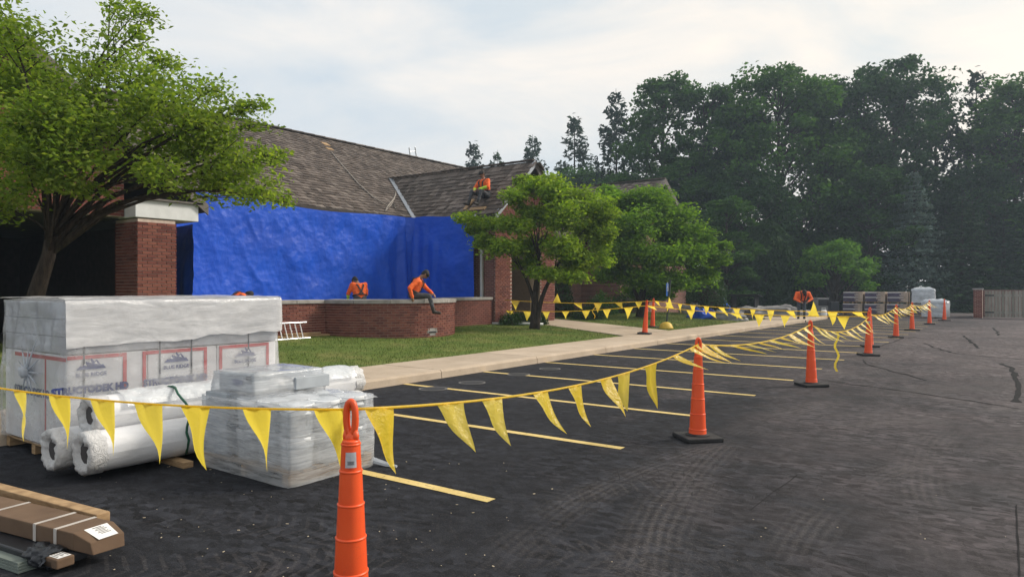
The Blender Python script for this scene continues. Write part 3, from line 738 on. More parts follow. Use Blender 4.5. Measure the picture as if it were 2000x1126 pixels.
shakes(r1, (xb, W1['y'] + W1['half'], ez + .01), (1, 0, 0), b1r, W1['x'] - xb, b1.length, lambda p: p.z > main_z(p.x) - .05, 0, seed=9)
for i in range(17):
    xx = W1['x'] - .02 - i * .5; mb = MB(); mb.bar((xx, W1['y'], W1['z'] + .05), (xx - .54, W1['y'], W1['z'] + .062), .2, .045); mb.build('ridge_cap', M['shake'], r1)
# valley flashing between main and entrance roofs
def vpt(z): y = W1['y'] - (W1['z'] - z) / .9; return Vector((EX - (z - EZ) * (EX - RX) / (RZ - EZ), y, z + .07))
mb = MB(); P = [vpt(4.16), vpt(4.9), vpt(5.6), vpt(6.3)]
for a, b in zip(P[:-1], P[1:]): mb.bar(a, b, .17, .05)
mb.build('valley_flashing', M['flashing'], r1)
# downspout and gutter on the entrance wing
mb = MB(); mb.b2((-15.70, Y0 - .12, .95), (-15.60, Y0 - .03, 4.05)); mb.bar((-15.65, Y0 - .08, 4.05), (-15.65, ey - .02, 4.18), .09); bp(mb, 'downspout', M['white_trim'], bevel=.01)
# far wing
fw = part_empty('far_wing')
def rake2(y): return W2['z'] - .15 - abs(y - W2['y']) * .66
Ya, Yb = W2['y'] - 4.4, W2['y'] + 4.4
mb = MB(); mb.prism([(W2['x'] - .55, Ya, 0), (W2['x'] - .55, Yb, 0), (W2['x'] - .55, Yb, rake2(Yb)), (W2['x'] - .55, W2['y'], rake2(W2['y'])), (W2['x'] - .55, Ya, rake2(Ya))], (-8, 0, 0)); mb.build('wing_wall', M['brick_y'], fw)
mb = MB(); mb.b2((W2['x'] - .54, W2['y'] - 1.4, .9), (W2['x'] - .50, W2['y'] + 1.4, 2.6)); mb.build('window', M['glass_dark'], fw)
r2 = part_empty('far_roof')
for sgn in (-1, 1):
    ye = W2['y'] + sgn * W2['half']; ze = W2['z'] - W2['half'] * .66
    mb = MB(); mb.prism([(W2['x'], W2['y'], W2['z']), (W2['x'], ye, ze), (W2['x'], ye, ze - .16), (W2['x'], W2['y'], W2['z'] - .18)], (-13, 0, 0)); mb.build('roof_slab', M['roof_deck'], r2)
    mb = MB(); mb.prism([(W2['x'] + .05, W2['y'], W2['z'] + .05), (W2['x'] + .05, ye, ze + .05), (W2['x'] + .05, ye, ze - .26), (W2['x'] + .05, W2['y'], W2['z'] - .28)], (-.07, 0, 0)); mb.build('rake_board', M['fascia'], r2)
b2_ = Vector((0, W2['half'], W2['half'] * .66))
shakes(r2, (W2['x'] - 13, W2['y'] - W2['half'], W2['z'] - W2['half'] * .66 + .01), (1, 0, 0), b2_, 13, b2_.length, lambda p: True, 0, expo=.27, seed=12)
for i in range(22):
    xx = W2['x'] + .03 - i * .6; mb = MB(); mb.bar((xx, W2['y'], W2['z'] + .05), (xx - .64, W2['y'], W2['z'] + .065), .22, .05); mb.build('ridge_cap', M['shake'], r2)
# ================================================================ blue tarps
def tarp(name, path, top, bot, nu, nv, folds, seed, label, mat):
    """path(s)->(point xy, normal xy); top(s), bot(s) heights; folds(s,t)->extra push along the normal"""
    g = Vector((seed * 7.3, seed * 3.1, 0))
    def fn(s, t):
        p, n = path(s); z = bot(s) + (top(s) - bot(s)) * (1 - t); q = Vector((p.x, p.y, z))
        dg_ = z * .8 + p.y * .6; h = .06 * fbm(q + g, .55, 2) + .022 * (1 - abs(fbm(Vector((p.x, p.y * 1.1, dg_)) + g, 1.0, 2)) * 2.2) + .014 * fbm(Vector((p.x * 1.0, p.y * 2.0, z * 1.2)) + g, 2.2, 4) + folds(s, t)
        w = min(1, t * 6 + .15); r = q + n * (h * w); return (r.x, r.y, r.z)
    v, f = grid(fn, nu, nv); me = mesh_np(name, v, f, smooth=True); o = link(name, me, mat)
    tag(o, label, 'tarp'); return o
def polypath(P):
    P = [Vector((x, y, 0)) for x, y in P]; L = [0]
    for a, b in zip(P[:-1], P[1:]): L.append(L[-1] + (b - a).length)
    def f(s):
        d = s * L[-1]
        for i in range(len(P) - 1):
            if d <= L[i + 1] or i == len(P) - 2:
                k = (d - L[i]) / (L[i + 1] - L[i]); p = P[i].lerp(P[i + 1], k); t = (P[i + 1] - P[i]).normalized(); break
        return p, Vector((t.y, -t.x, 0))
    return f
mainp = polypath([(-18.62, 10.35), (-18.62, 18.9), (-18.3, 19.28)])
def mfold(s, t):
    g = .11 * math.sin(s * 60 + 2 * math.sin(t * 3)) * max(0, s - .70) * 3.0 * t ** .5
    return g + .26 * math.exp(-((s - .93) / .02) ** 2) * t + .10 * math.exp(-((s - .86) / .025) ** 2) * t - .10 * math.sin(math.pi * s) * (4 * t * (1 - t)) * .5
tarp('blue_tarp', mainp, lambda s: 4.27 + .04 * math.sin(s * 9) - .07 * s - .10 * math.sin(math.pi * s) ** 2 * .5, lambda s: .55, 260, 90, mfold, 1, 'wide wrinkled blue tarp hanging from the main eave behind the terrace wall', M['tarp'])
sidep = polypath([(-18.5, 19.15), (-15.75, 19.42)])
def sfold(s, t): return .14 * math.exp(-((s - .06) / .05) ** 2) * t + .10 * math.sin(s * 38 + t * 2) * max(0, .6 - s) * t ** .6
tarp('blue_tarp', sidep, lambda s: 4.22 + .03 * math.sin(s * 8), lambda s: .55, 120, 80, sfold, 2, 'narrow blue tarp hung on the entrance wing beside the white downspout', M['tarp'])
shp = polypath([(-15.3, 8.72), (-18.1, 9.2), (-18.62, 10.4)])
tarp('blue_tarp', shp, lambda s: 3.05 + 1.25 * max(0, (s - .55) / .45), lambda s: .5, 90, 70, lambda s, t: .04 * math.sin(s * 40) * t, 3, 'shaded end of blue tarp closing the gap behind the brick column', M['tarp'])

# ================================================================ roof details: rope, ladder, valley
def on_main(px, py):                     # point of the main roof plane seen at a pixel
    u = (px - 1000) / 1378; d0 = Vector((-SN + CS * u, CS + SN * u, (563 - py) / 1378))
    k = (RZ - EZ) / (EX - RX); s = (EZ - CAM_H + EX * k) / (d0.z + d0.x * k); return Vector((0, 0, CAM_H)) + d0 * s + Vector((0, 0, .07))
mb = MB(); pts = [on_main(x, y) for x, y in ((647, 300), (668, 325), (700, 362), (728, 388), (757, 406), (766, 395), (773, 384), (774, 376), (770, 392), (756, 408), (752, 416), (765, 404), (775, 412), (768, 398), (758, 410))]
mb.tube(pts, .022, 6); o = mb.build('rope', M['rope'], None, True); tag(o, 'pale rope trailing down the main shake roof with a loose coil', 'rope')
def ladder(name, L, w, mat, n, label):
    e = empty(name); mb = MB()
    for s in (-1, 1):
        q = MB(); q.b2((-.02, s * w / 2 - .012, 0), (.02 + .03, s * w / 2 + .012, L)); q.build('rail', mat, e, bevel=.004)
    for i in range(n):
        q = MB(); z = .2 + i * (L - .4) / (n - 1); q.tube([(.015, -w / 2, z), (.015, w / 2, z)], .016, 8); q.build('rung', mat, e)
    tag(e, label, 'ladder'); return e
la = ladder('ladder', 3.2, .42, M['aluminium'], 19, 'aluminium ladder lying on its side against the brick terrace wall')
la.rotation_euler = (R(-90 + 2), R(0), 0); la.rotation_euler = Matrix(((0, .30, -.954, 0), (1, 0, 0, 0), (0, -.954, -.30, 0), (0, 0, 0, 1))).to_euler() if False else (0, 0, 0)
m3 = Matrix((Vector((.93, 0, .36)), Vector((-.36, 0, .93)), Vector((0, -1, 0)))).transposed()   # local x -> out, y -> up, z -> along -Y
la.matrix_world = Matrix.Translation((-14.85, 11.55, .52)) @ m3.to_4x4()
mb = MB(); mb.bar((-15.02, 10.2, .39), (-15.08, 12.4, .36), .14, .05); mb.bar((-14.98, 10.9, .445), (-15.05, 12.1, .42), .09, .04); o = mb.build('timber_plank', M['wood'], None); tag(o, 'pale timber planks at the foot of the terrace wall behind the ladder', 'plank')
tp = Vector((RX + .1, 0, 0)); yy = 0
u = (822 - 1000) / 1378; yy = RX * (CS + SN * u) / (-SN + CS * u)
lt = ladder('ladder', 1.9, .46, M['aluminium'], 6, 'top of aluminium ladder poking above the main roof ridge')
lt.matrix_world = Matrix.Translation((RX - .28, yy, RZ - 1.25)) @ Matrix.Rotation(R(12), 4, 'X')

# ================================================================ traffic cones
def cone_mesh():
    zs = [.87, .745, .59, .435, .275, .115, .03]; rs = [.043, .051, .060, .069, .078, .087, .096]
    mb = MB(); n = 28
    for i in range(6, 0, -1):
        mb.lathe([(rs[i] - .002, zs[i]), (rs[i - 1] + .001, zs[i - 1] - .010)], n, cap=False)
        mb.lathe([(rs[i - 1] + .001, zs[i - 1] - .012), (rs[i - 1] + .0035, zs[i - 1] - .008), (rs[i - 1] + .0035, zs[i - 1] - .002), (rs[i - 1] - .002, zs[i - 1] + .001)], n, cap=False)
    mb.lathe([(.043, .868), (.040, .880), (.034, .886)], n)
    return mb
def make_cone():
    e = empty('traffic_cone')
    b = MB(); b.box((0, 0, .024), (.40, .40, .048)); b.build('base', M['rubber'], e, bevel=.012)
    b = MB(); b.lathe([(.125, .046), (.125, .056), (.097, .066)], 24); b.build('collar', M['rubber'], e)
    cone_mesh().build('body', M['cone'], e, True)
    h = MB(); pts = []
    for i in range(33):
        a = 2 * math.pi * i / 32; w = .019 + .004 * math.cos(2 * a)
        pts.append((w * math.copysign(abs(math.cos(a)) ** .6, math.cos(a)), 0, 0.985 + .075 * math.copysign(abs(math.sin(a)) ** .7, math.sin(a))))
    h.tube(pts, .0165, 8, cap=False); h.build('handle', M['cone'], e, True)
    h = MB(); h.tube([(0, 0, .87), (0, 0, .905), (0, 0, .925)], [.036, .024, .012], 12); h.build('neck', M['cone'], e, True)
    for s in (-1, 1):
        h = MB(); h.tube([(.022 * s, 0, .88), (.026 * s, 0, .90), (.020 * s, 0, .93)], [.016, .016, .014], 8); h.build('strut', M['cone'], e, True)
    return e
CONES = [(-2.55, 2.23, 0, 20, 0, 'nearest orange looper cone with grey sticker, cut off by the bottom edge'),
         (-2.79, 7.18, 0, 47, .5, 'second nearest orange cone on a square black rubber base'),
         (-2.81, 12.2, 0, 42, -1, 'orange cone standing beside the third span of blown pennants'),
         (-2.99, 18.5, 0, 30, 1, 'orange cone where the double pennant lines meet'),
         (-3.40, 21.3, 0, 25, 0, 'orange cone hidden directly behind the one where the double lines meet'),
         (-3.35, 25.75, 0, 15, .5, 'orange cone fourth from the far end of the row'),
         (-3.43, 30.5, 0, 35, 0, 'orange cone third from the far end of the row'),
         (-3.39, 36.2, 0, 10, -.5, 'orange cone in front of the small white wrapped pallet'),
         (-3.18, 40.7, 0, 40, 0, 'farthest orange cone, nearest to the wooden gate'),
         (-9.70, 20.5, .15, 14, 4, 'tilted orange cone on the pavement with a rubber base'),
         (-11.0, 23.9, .16, 5, 2.5, 'tilted orange cone on the grass beside the yellow sign base')]
c0 = make_cone(); cones = []
for i, (x, y, z, rz, tl, lab) in enumerate(CONES):
    c = c0 if i == 0 else copy_tree(c0)
    c.location = (x, y, z); c.rotation_euler = (0, R(tl), R(rz)); tag(c, lab, 'traffic cone', 'orange looper cones holding the pennant lines'); cones.append(c)
def sticker(c, z, w, h, dirn):
    a = math.atan2(dirn[1], dirn[0]) - c.rotation_euler.z; r = .056 + (.87 - z) * .07; mb = MB(); vs = []
    for i in range(7):
        b = a + (i - 3) / 6 * w / r
        for zz in (z - h / 2, z + h / 2): rr = .0475 + (.87 - zz) * .0785 + .0035; vs.append((rr * math.cos(b), rr * math.sin(b), zz))
    mb.add(vs, [(2 * i, 2 * i + 2, 2 * i + 3, 2 * i + 1) for i in range(6)], 0)
    o = mb.build('sticker', M['sticker'], c); q = MB()
    b0 = a
    for k in range(5):
        zz = z - h * .30 + k * h * .05
        vs = []
        for i in range(3):
            b = a + (i - 1) * .30 * w / r
            for zq in (zz, zz + h * .025): rr = .0475 + (.87 - zq) * .0785 + .0045; vs.append((rr * math.cos(b), rr * math.sin(b), zq))
        q.add(vs, [(0, 2, 3, 1), (2, 4, 5, 3)])
    q.build('print', M['ink'], o)
sticker(cones[0], .80, .055, .07, (.75, -.66)); sticker(cones[3], .79, .05, .06, (.3, -.95))

# ================================================================ pennant lines
def pennant(parent, P, T, W, H, wind, amt, twist, seed, reach=0):
    """P middle of the hem, T unit tangent of the line, wind unit vector, amt 0 hangs .. 1 flies"""
    T = Vector(T).normalized(); n = T.cross(Vector((0, 0, 1))).normalized(); nu, nv = 4, 9; vs = []
    g = random.Random(seed); ph = g.uniform(0, 6); lean = g.uniform(-.12, .12)
    pos = Vector(P); down = Vector((0, 0, -1)); step = H / nv
    for j in range(nv + 1):
        k = j / nv; w = W * (1 - k) ** 1.02
        a = min(1, amt * (1.0 + .5 * k)); d = (down * (1 - a) + Vector(wind) * a + T * lean).normalized()
        tw = twist * k; t2 = (T * math.cos(tw) + n * math.sin(tw)).normalized()
        for i in range(nu + 1):
            x = (i / nu - .5); q = pos + t2 * (x * w) + n * (.020 * math.sin(ph + k * 5 + x * 3.4 * (1 - k)) * k ** .5 + .014 * (1 - k) * math.sin(9 * x + ph)) * (H / .3)
            vs.append(q)
        pos = pos + d * step
    fs = [(j * (nu + 1) + i, j * (nu + 1) + i + 1, (j + 1) * (nu + 1) + i + 1, (j + 1) * (nu + 1) + i) for j in range(nv) for i in range(nu)]
    c = Vector(P); mb = MB(); mb.add([v - c for v in vs], fs); o = mb.build('pennant', M['pennant'], parent, True); o.location = c; return o
def span(a, b, sag, n=14):
    a, b = Vector(a), Vector(b); return [a.lerp(b, i / n) - Vector((0, 0, sag * 4 * (i / n) * (1 - i / n))) for i in range(n + 1)]
def point_on(pts, s):
    L = [0]
    for a, b in zip(pts[:-1], pts[1:]): L.append(L[-1] + (b - a).length)
    d = s * L[-1]
    for i in range(len(pts) - 1):
        if d <= L[i + 1] or i == len(pts) - 2:
            return pts[i].lerp(pts[i + 1], (d - L[i]) / (L[i + 1] - L[i])), (pts[i + 1] - pts[i]).normalized()
CAMR, CAMF = Vector((CS, SN, 0)), Vector((-SN, CS, 0))
def line(name, label, pts, flags, rad=.006, tape=.0):
    """flags: list of (s, W, H, amt, twist, wind)"""
    e = empty(name); mb = MB(); mb.tube(pts, rad, 6); mb.build('cord', M['pennant'], e, True)
    for i, (s, W, H, amt, tw, wd) in enumerate(flags):
        p, t = point_on(pts, s); pennant(e, p, t, W, H, wd, amt, tw, i * 13 + len(pts))
    tag(e, label, 'pennant line', 'yellow pennant lines strung between cones'); return e
def hook(i, z=1.0):
    c = cones[i]; return Vector(c.location) + Vector((math.sin(c.rotation_euler.y) * z * math.cos(c.rotation_euler.z), math.sin(c.rotation_euler.y) * z * math.sin(c.rotation_euler.z), z))
wr = (CAMR + Vector((0, 0, -.25))).normalized()
# a: off the left edge to the nearest cone
A = span((-7.3, 1.02, 1.24), hook(0, 1.025), .14, 20)
tot = [(p, t) for p, t in ((point_on(A, k / 400)) for k in range(401))]
def s_at_px(pts, px):
    best = 0; bd_ = 1e9
    for k in range(801):
        p, _ = point_on(pts, k / 800); f = p.dot(CAMF)
        if f < .3: continue
        x = 1000 + 1378 * p.dot(CAMR) / f
        if abs(x - px) < bd_: bd_ = abs(x - px); best = k / 800
    return best
line('pennant_line', 'yellow pennant line hanging in front of the wrapped pallets at left', A,
     [(s_at_px(A, x), w, h, am, tw, wr) for x, w, h, am, tw in ((-60, .17, .30, .12, .2), (38, .16, .30, .10, .8), (115, .20, .31, .16, .2), (198, .20, .32, .16, .3), (288, .21, .33, .16, .1), (382, .20, .34, .18, .15), (500, .20, .32, .20, .5), (640, .19, .31, .17, .1))])
B = span(hook(0, 1.025), hook(1, 1.0), .135, 20)
line('pennant_line', 'yellow pennant line from the nearest cone to the second one', B,
     [(s_at_px(B, x), w, h, am, tw, wr) for x, w, h, am, tw in ((742, .22, .34, .16, .2), (880, .21, .30, .28, .4), (962, .20, .30, .24, .5), (1055, .19, .33, .34, .3), (1123, .20, .32, .24, .2), (1182, .19, .34, .36, .5), (1219, .20, .31, .05, .9), (1271, .21, .40, .06, .3), (1318, .16, .38, .74, .8), (1350, .16, .42, .72, .6), (1385, .2, .42, .62, .3))], .007)
C = span(hook(1, 1.0), hook(2, 1.0), .12, 16)
line('pennant_line', 'yellow pennant line blowing flat from the second cone to the third', C,
     [(s, .19, h, am, tw, wr) for s, h, am, tw in ((.08, .36, .62, .4), (.22, .40, .95, 1.2), (.33, .42, .97, 1.0), (.43, .40, .96, .9), (.54, .42, .93, .7), (.64, .44, .90, .5), (.74, .46, .66, .3), (.83, .44, .62, .5), (.92, .46, .56, .3))], .008)
D = span(hook(2, 1.0), hook(3, .92), .22, 16)
D1 = line('pennant_line', 'sagging yellow pennant line between the third and fourth cones', D,
     [(s, .2, h, am, tw, wr) for s, h, am, tw in ((.07, .42, .55, .3), (.16, .42, .6, .5), (.28, .46, .72, .4), (.40, .4, .8, .8), (.52, .42, .62, .2), (.62, .42, .60, .2), (.72, .40, .62, .3), (.82, .42, .58, .4), (.92, .34, .4, .4))], .008)
p_, t_ = point_on(D, .36); mb = MB(); pts = [p_ + Vector((.03 * math.sin(k * 1.3), .03 * math.cos(k), -.075 * k)) for k in range(11)]
vs = []
for k, q in enumerate(pts): vs += [q + CAMR * .022, q - CAMR * .022]
mb.add(vs, [(2 * k, 2 * k + 1, 2 * k + 3, 2 * k + 2) for k in range(10)]); mb.build('loose_tail', M['pennant'], D1)
# far double line from the fourth cone across the lot and path to the building
def dbl(z0, z1, za, end, ze, label, ph):
    P1 = span(hook(3, z0), hook(9 if ph else 10, z1), .10, 20); P2 = span(P1[-1], Vector(end), .10, 12)[1:]; pts = P1 + P2
    L = sum((b - a).length for a, b in zip(pts[:-1], pts[1:])); n = int(L / .74); fl = []
    g = random.Random(5 + ph)
    for k in range(n):
        s = (k + .5 + .3 * ph) / n; r = g.random(); up = r < .16
        wd = Vector((0, 0, 1)) if up else wr
        fl.append((s, g.uniform(.27, .34), g.uniform(.26, .38), .9 if up else (g.choice([.0, .03, .06, .45, .62])), g.uniform(-.3, .8), wd))
    line('pennant_line', label, pts, fl, .009)
dbl(1.03, .98, 0, (-15.05, 20.3, 1.18), 0, 'upper yellow pennant line running across the lot to the entrance', 0)
dbl(.93, .90, 0, (-15.05, 20.35, .80), 0, 'lower yellow pennant line passing the tilted pavement cone', 1)
mb = MB(); q = ap(1160, 592, 25.5); mb.tube([q + Vector((.04 * math.sin(k), .06 * math.sin(k * .8), -.055 * k)) for k in range(11)], .012, 6); o = mb.build('loose_ribbon', M['pennant'], None, True); tag(o, 'thin yellow ribbon end dangling beside the clipped shrub', 'ribbon')
prev = 3
for a, b, am in ((3, 5, .9), (5, 6, .8), (6, 7, .7), (7, 8, .3)):
    P = span(hook(a, .98), hook(b, 1.0), .12, 12); g = random.Random(a * 7)
    if a == 7: continue
    line('pennant_line', {3: 'far yellow pennants flying between the fourth cone and the next down the row', 5: 'far bunched yellow pennants before the third cone from the end', 6: 'last yellow pennant line reaching the cone by the small wrapped pallet'}[a], P,
         [((k + .5) / 9, .2, g.uniform(.38, .5), g.uniform(.5, .95), g.uniform(0, .9), wr) for k in range(9)], .009)

# ================================================================ wrapped insulation stack
st = empty('insulation_stack', (-7.66, 3.87, 0)); tag(st, 'tall plastic wrapped stack of white insulation boards with red frames', 'pallet stack')
sx, sy = 1.42, 2.20                       # local box: x -.58..+.58 (front +x), y -1.2..+1.2
def pallet(parent, lx, ly, h=.12):
    for k in range(7):
        mb = MB(); y = -ly / 2 + .05 + k * (ly - .1) / 6; mb.b2((-lx / 2, y - .045, h - .02), (lx / 2, y + .045, h)); mb.build('deck_board', M['wood'], parent)
    for k in range(3):
        mb = MB(); x = -lx / 2 + .05 + k * (lx - .1) / 2; mb.b2((x - .04, -ly / 2, .012), (x + .04, ly / 2, h - .022)); mb.build('stringer', M['wood'], parent)
pallet(st, 1.34, sy)
for k in range(3):
    y0 = -1.1 + k * .7333
    mb = MB(); mb.b2((-.70, y0 + .004, .125), (.70, y0 + .729, .985)); mb.build('board_bundle', M['board_white'], st, bevel=.012)
for lay_ in range(3):
    mb = MB(); mb.b2((-.705, -1.095, .995 + lay_ * .158), (.705, 1.095, .995 + lay_ * .158 + .154)); mb.build('board', M['board_edge'], st, bevel=.006)
def logo(parent, y, z):
    e = parent
    def put(me, name, yy, zz, mat, dx=.715):
        me.transform(Matrix.Translation((dx, yy, zz)) @ Matrix(((0, 0, 1, 0), (1, 0, 0, 0), (0, 1, 0, 0), (0, 0, 0, 1)))); me.materials.append(mat); return link(name, me, None, e)
    put(text_mesh('STRUCTODEK HD', .088, .006, .92), 'lettering', y, z, M['print_blue']); put(text_mesh('BLUE RIDGE', .050, .0012), 'lettering', y, z + .135, M['print_blue'])
    put(text_mesh('STRUCTURAL INSULATION BOARD', .020, .0), 'lettering', y, z - .075, M['print_red']) if False else None
    mb = MB(); ridge = [(-.13, 0), (-.095, .035), (-.075, .03), (-.045, .075), (-.03, .06), (0, .10), (.025, .07), (.045, .085), (.085, .035), (.10, .04), (.13, 0)]
    n = len(ridge); mb.add([(.715, y + a, z + .185 + b) for a, b in ridge], [tuple(range(n))]); mb.build('mountain_logo', M['print_blue'], e)
    q = MB(); 
    for a, b in ((-.052, .052), (-.01, .075), (.04, .062)): q.add([(.7166, y + a - .016, z + .185 + b - .012), (.7166, y + a, z + .185 + b + .012), (.7166, y + a + .006, z + .185 + b - .008), (.7166, y + a + .018, z + .185 + b - .02)], [(0, 1, 2, 3)])
    q.build('logo_snow', M['board_white'], e)
for k, (ya, yb) in enumerate(((-1.09, -.57), (-.42, .25), (.39, 1.0))):
    mb = MB(); zt, zb, w = .978, .24, .034; x0, x1 = .7015, .7045
    mb.b2((x0, ya, zt - w), (x1, yb, zt)); mb.b2((x0, yb - w, zb), (x1, yb, zt - w - .001)); mb.b2((x0, ya, zb - w), (x1, yb, zb - .001))
    if k: mb.b2((x0, ya, zb), (x1, ya + w, zt - w - .001))
    fr_ = mb.build('red_frame', M['print_red'], st); fr_.location.x = .004
    logo(fr_, (ya + yb) / 2 + (-.06 if k == 0 else 0), .665 if k < 2 else .66)
# left side (facing -Y) print
mb = MB(); mb.b2((-.45, -1.0985, .93), (.70, -1.0965, .965)); mb.b2((.25, -1.0985, .24), (.28, -1.0965, .929)); sdp = mb.build('red_frame', M['print_red'], st)
me = text_mesh('STRUCTODEK HD', .10, .006); me.transform(Matrix.Translation((-.05, -1.099, .60)) @ Matrix.Rotation(R(90), 4, 'X')); me.materials.append(M['print_blue']); link('lettering', me, None, sdp)
for y in (-.95, -.25, .08, .74):
    mb = MB(); mb.b2((.7065, y - .008, .13), (.709, y + .008, 1.45)); mb.build('strap', M['strap_dark'], st)
def shell(name, mat, lx, ly, z0, z1, off, amp, seed, parent, nu=120, nv=40, top=True, hem=0.0, sag=0.0, rnd=.05):
    """wrinkled bag round a box, with a closed top"""
    per = 2 * (lx + ly); hx, hy = lx / 2 + off, ly / 2 + off; g = Vector((seed * 5.7, seed, 0)); rows = nv + (10 if top else 0)
    def ring(s, z, k=1.0):
        d = s * 2 * (2 * hx + 2 * hy); segs = ((hx, -hy, 0, 1, 2 * hy, 1, 0), (hx, hy, -1, 0, 2 * hx, 0, 1), (-hx, hy, 0, -1, 2 * hy, -1, 0), (-hx, -hy, 1, 0, 2 * hx, 0, -1))
        d = (s % 1) * (4 * hx + 4 * hy)
        for x, y, dx, dy, L, nx, ny in segs:
            if d <= L: break
            d -= L
        d = min(d, L); p = Vector((x + dx * d, y + dy * d, z)); n = Vector((nx, ny, 0))
        e = min(d, L - d); n2 = n
        if e < rnd:
            p -= n * (rnd - e) * .35
        return p, n
    vs = []
    for j in range(rows + 1):
        for i in range(nu):
            s = i / nu
            if j <= nv:
                t = j / nv; z = z0 + (z1 - z0) * t + hem * fbm((math.cos(s * 6.28) * 2, math.sin(s * 6.28) * 2, seed), 1.2, 3) * (1 - t) ; p, n = ring(s, z)
                q = p + g; h = amp * (fbm(q, 2.6, 4) + .5 * fbm(Vector((q.x, q.y, q.z * .4)), 7, 3)) + sag * math.sin(math.pi * (1 - t) * .9) * (1 - t)
                vs.append(p + n * h)
            else:
                k = 1 - (j - nv) / 10; p, n = ring(s, z1); q = Vector((p.x * k, p.y * k, z1 + .012 + amp * .6 * fbm(Vector((p.x * k, p.y * k, seed)), 3, 3) * (1 - k ** 6))); vs.append(q)
    fs = [(j * nu + i, j * nu + (i + 1) % nu, (j + 1) * nu + (i + 1) % nu, (j + 1) * nu + i) for j in range(rows) for i in range(nu)]
    me = mesh_np(name, vs, fs, smooth=True); return link(name, me, mat, parent)
shell('plastic_wrap', M['film'], sx, sy, .14, 1.475, .022, .022, 1, st, 200, 60, True, .03, .05)
# milky hood over the top, longer at the front than at the left end
def hood():
    hx, hy = sx / 2 + .045, sy / 2 + .04; nu, nv = 150, 22; vs = []
    base = [(-hx, hy), (hx, hy), (hx, -hy), (hx - .03, -hy - .0)]
    P = polypath([(-hx, hy), (hx, hy), (hx, -hy + .02)])
    for j in range(nv + 1):
        for i in range(nu + 1):
            s = i / nu; t = j / nv; p, n = P(s); n = -n
            lo = 1.05 + .10 * (1 - s) + .03 * fbm((s * 9, 0, 1), 1, 3); z = 1.50 + (lo - 1.50) * t
            h = .007 * fbm((p.x * 1.0, p.y, z * 3), 4, 4) + .01 * t
            if t < .12: h -= .03 * (1 - t / .12) ** 2
            vs.append(Vector((p.x, p.y, z)) + n * h)
    fs = [(j * (nu + 1) + i, j * (nu + 1) + i + 1, (j + 1) * (nu + 1) + i + 1, (j + 1) * (nu + 1) + i) for j in range(nv) for i in range(nu)]
    link('hood_sheet', mesh_np('hood_sheet', vs, fs, smooth=True), M['hood'], st)
    def tf(s, t):
        x = -hx + 2 * hx * s; y = -hy + 2 * hy * t; return (x, y, 1.505 + .010 * fbm((x, y, 0), 3, 3) - .03 * max(0, abs(s - .5) * 2 - .9) * 10 * .3)
    v, f = grid(tf, 30, 60); link('hood_top', mesh_np('hood_top', v, f, smooth=True), M['hood'], st)
hood()
# gathered knot on the left end
mb = MB(); mb.ell((.0, -1.17, .80), (.05, .06, .05), None, 12, 8, 0, .5)
for k in range(11):
    a = k * .571; r = .22 + .2 * random.random(); mb.tube([(0, -1.16, .80), (r * .5 * math.cos(a), -1.145, .80 + r * .5 * math.sin(a)), (r * math.cos(a), -1.126, .80 + r * math.sin(a))], [.014, .008, .002], 5)
mb.build('gathered_knot', M['cloudy'], st, True)

# ================================================================ rolls of membrane
def roll(x, z, y0, y1, r, label, yaw=0, tilt=0):
    e = empty('membrane_roll', (x, y0, z), R(yaw)); L = y1 - y0; nu, nv = 26, 40
    def fn(s, t):
        a = 2 * math.pi * s; rr = r * (1 + .02 * fbm((math.cos(a), math.sin(a), t * 7 + x), 1.5, 3)); return (rr * math.cos(a), t * L, rr * math.sin(a))
    v, f = grid(fn, nu, nv); link('body', mesh_np('body', v, f, smooth=True), M['roll'], e)
    for yy, s in ((0, -1), (L, 1)):
        vs = []; 
        prof = [(r * 1.03, -.10), (r * 1.05, .0), (r * 1.02, .035), (r * .85, .045), (r * .62, .025), (r * .50, .006), (r * .46, -.02)]
        n = 44
        for q, (pr, po) in enumerate(prof):
            for i in range(n):
                a = 2 * math.pi * i / n; j = 1 + .10 * noise.noise(Vector((math.cos(a) * 3, math.sin(a) * 3, q * .8 + x * 9))); k = po + .022 * noise.noise(Vector((math.cos(a) * 4, math.sin(a) * 4, q + z * 7)))
                vs.append((pr * j * math.cos(a), yy + s * k, pr * j * math.sin(a)))
        fs = [(q * n + i, q * n + (i + 1) % n, (q + 1) * n + (i + 1) % n, (q + 1) * n + i) for q in range(len(prof) - 1) for i in range(n)]
        link('end_wrapper', mesh_np('end_wrapper', vs, fs, smooth=True), M['roll_end'], e)
        mb = MB(); mb.tube([(0, yy - s * .02, 0), (0, yy + s * .004, 0)], r * .52, 20); mb.build('core', M['roll_hole_shade'], e)  # solid dark disc paints the shaded hollow of the roll end
    tag(e, label, 'roll', 'white membrane rolls beside the wrapped stack'); return e
r_ = .172
roll(-6.30, .225, 2.66, 5.6, r_, 'front lower white membrane roll, its crumpled end facing left')
roll(-6.66, .225, 2.56, 5.55, r_, 'rear lower white membrane roll against the insulation stack', -.3)
roll(-6.49, .50, 2.78, 5.72, .160, 'upper white membrane roll lying on the two lower ones')
mb = MB()
for i in range(41):
    pass
pts = []
for i in range(25):
    a = math.pi * (1.28 - 1.35 * i / 24); pts.append((-6.44 + .325 * math.cos(a) , 3.45 + .02 * math.sin(i), .36 + .315 * math.sin(a)))
pts += [(-6.115, 3.45, .22), (-6.18, 3.46, .08)]
mb.tube(pts, .012, 6); o = mb.build('green_strap', M['strap_green'], None, True); tag(o, 'thin green strap bound around the white membrane rolls', 'strap')
mb = MB()
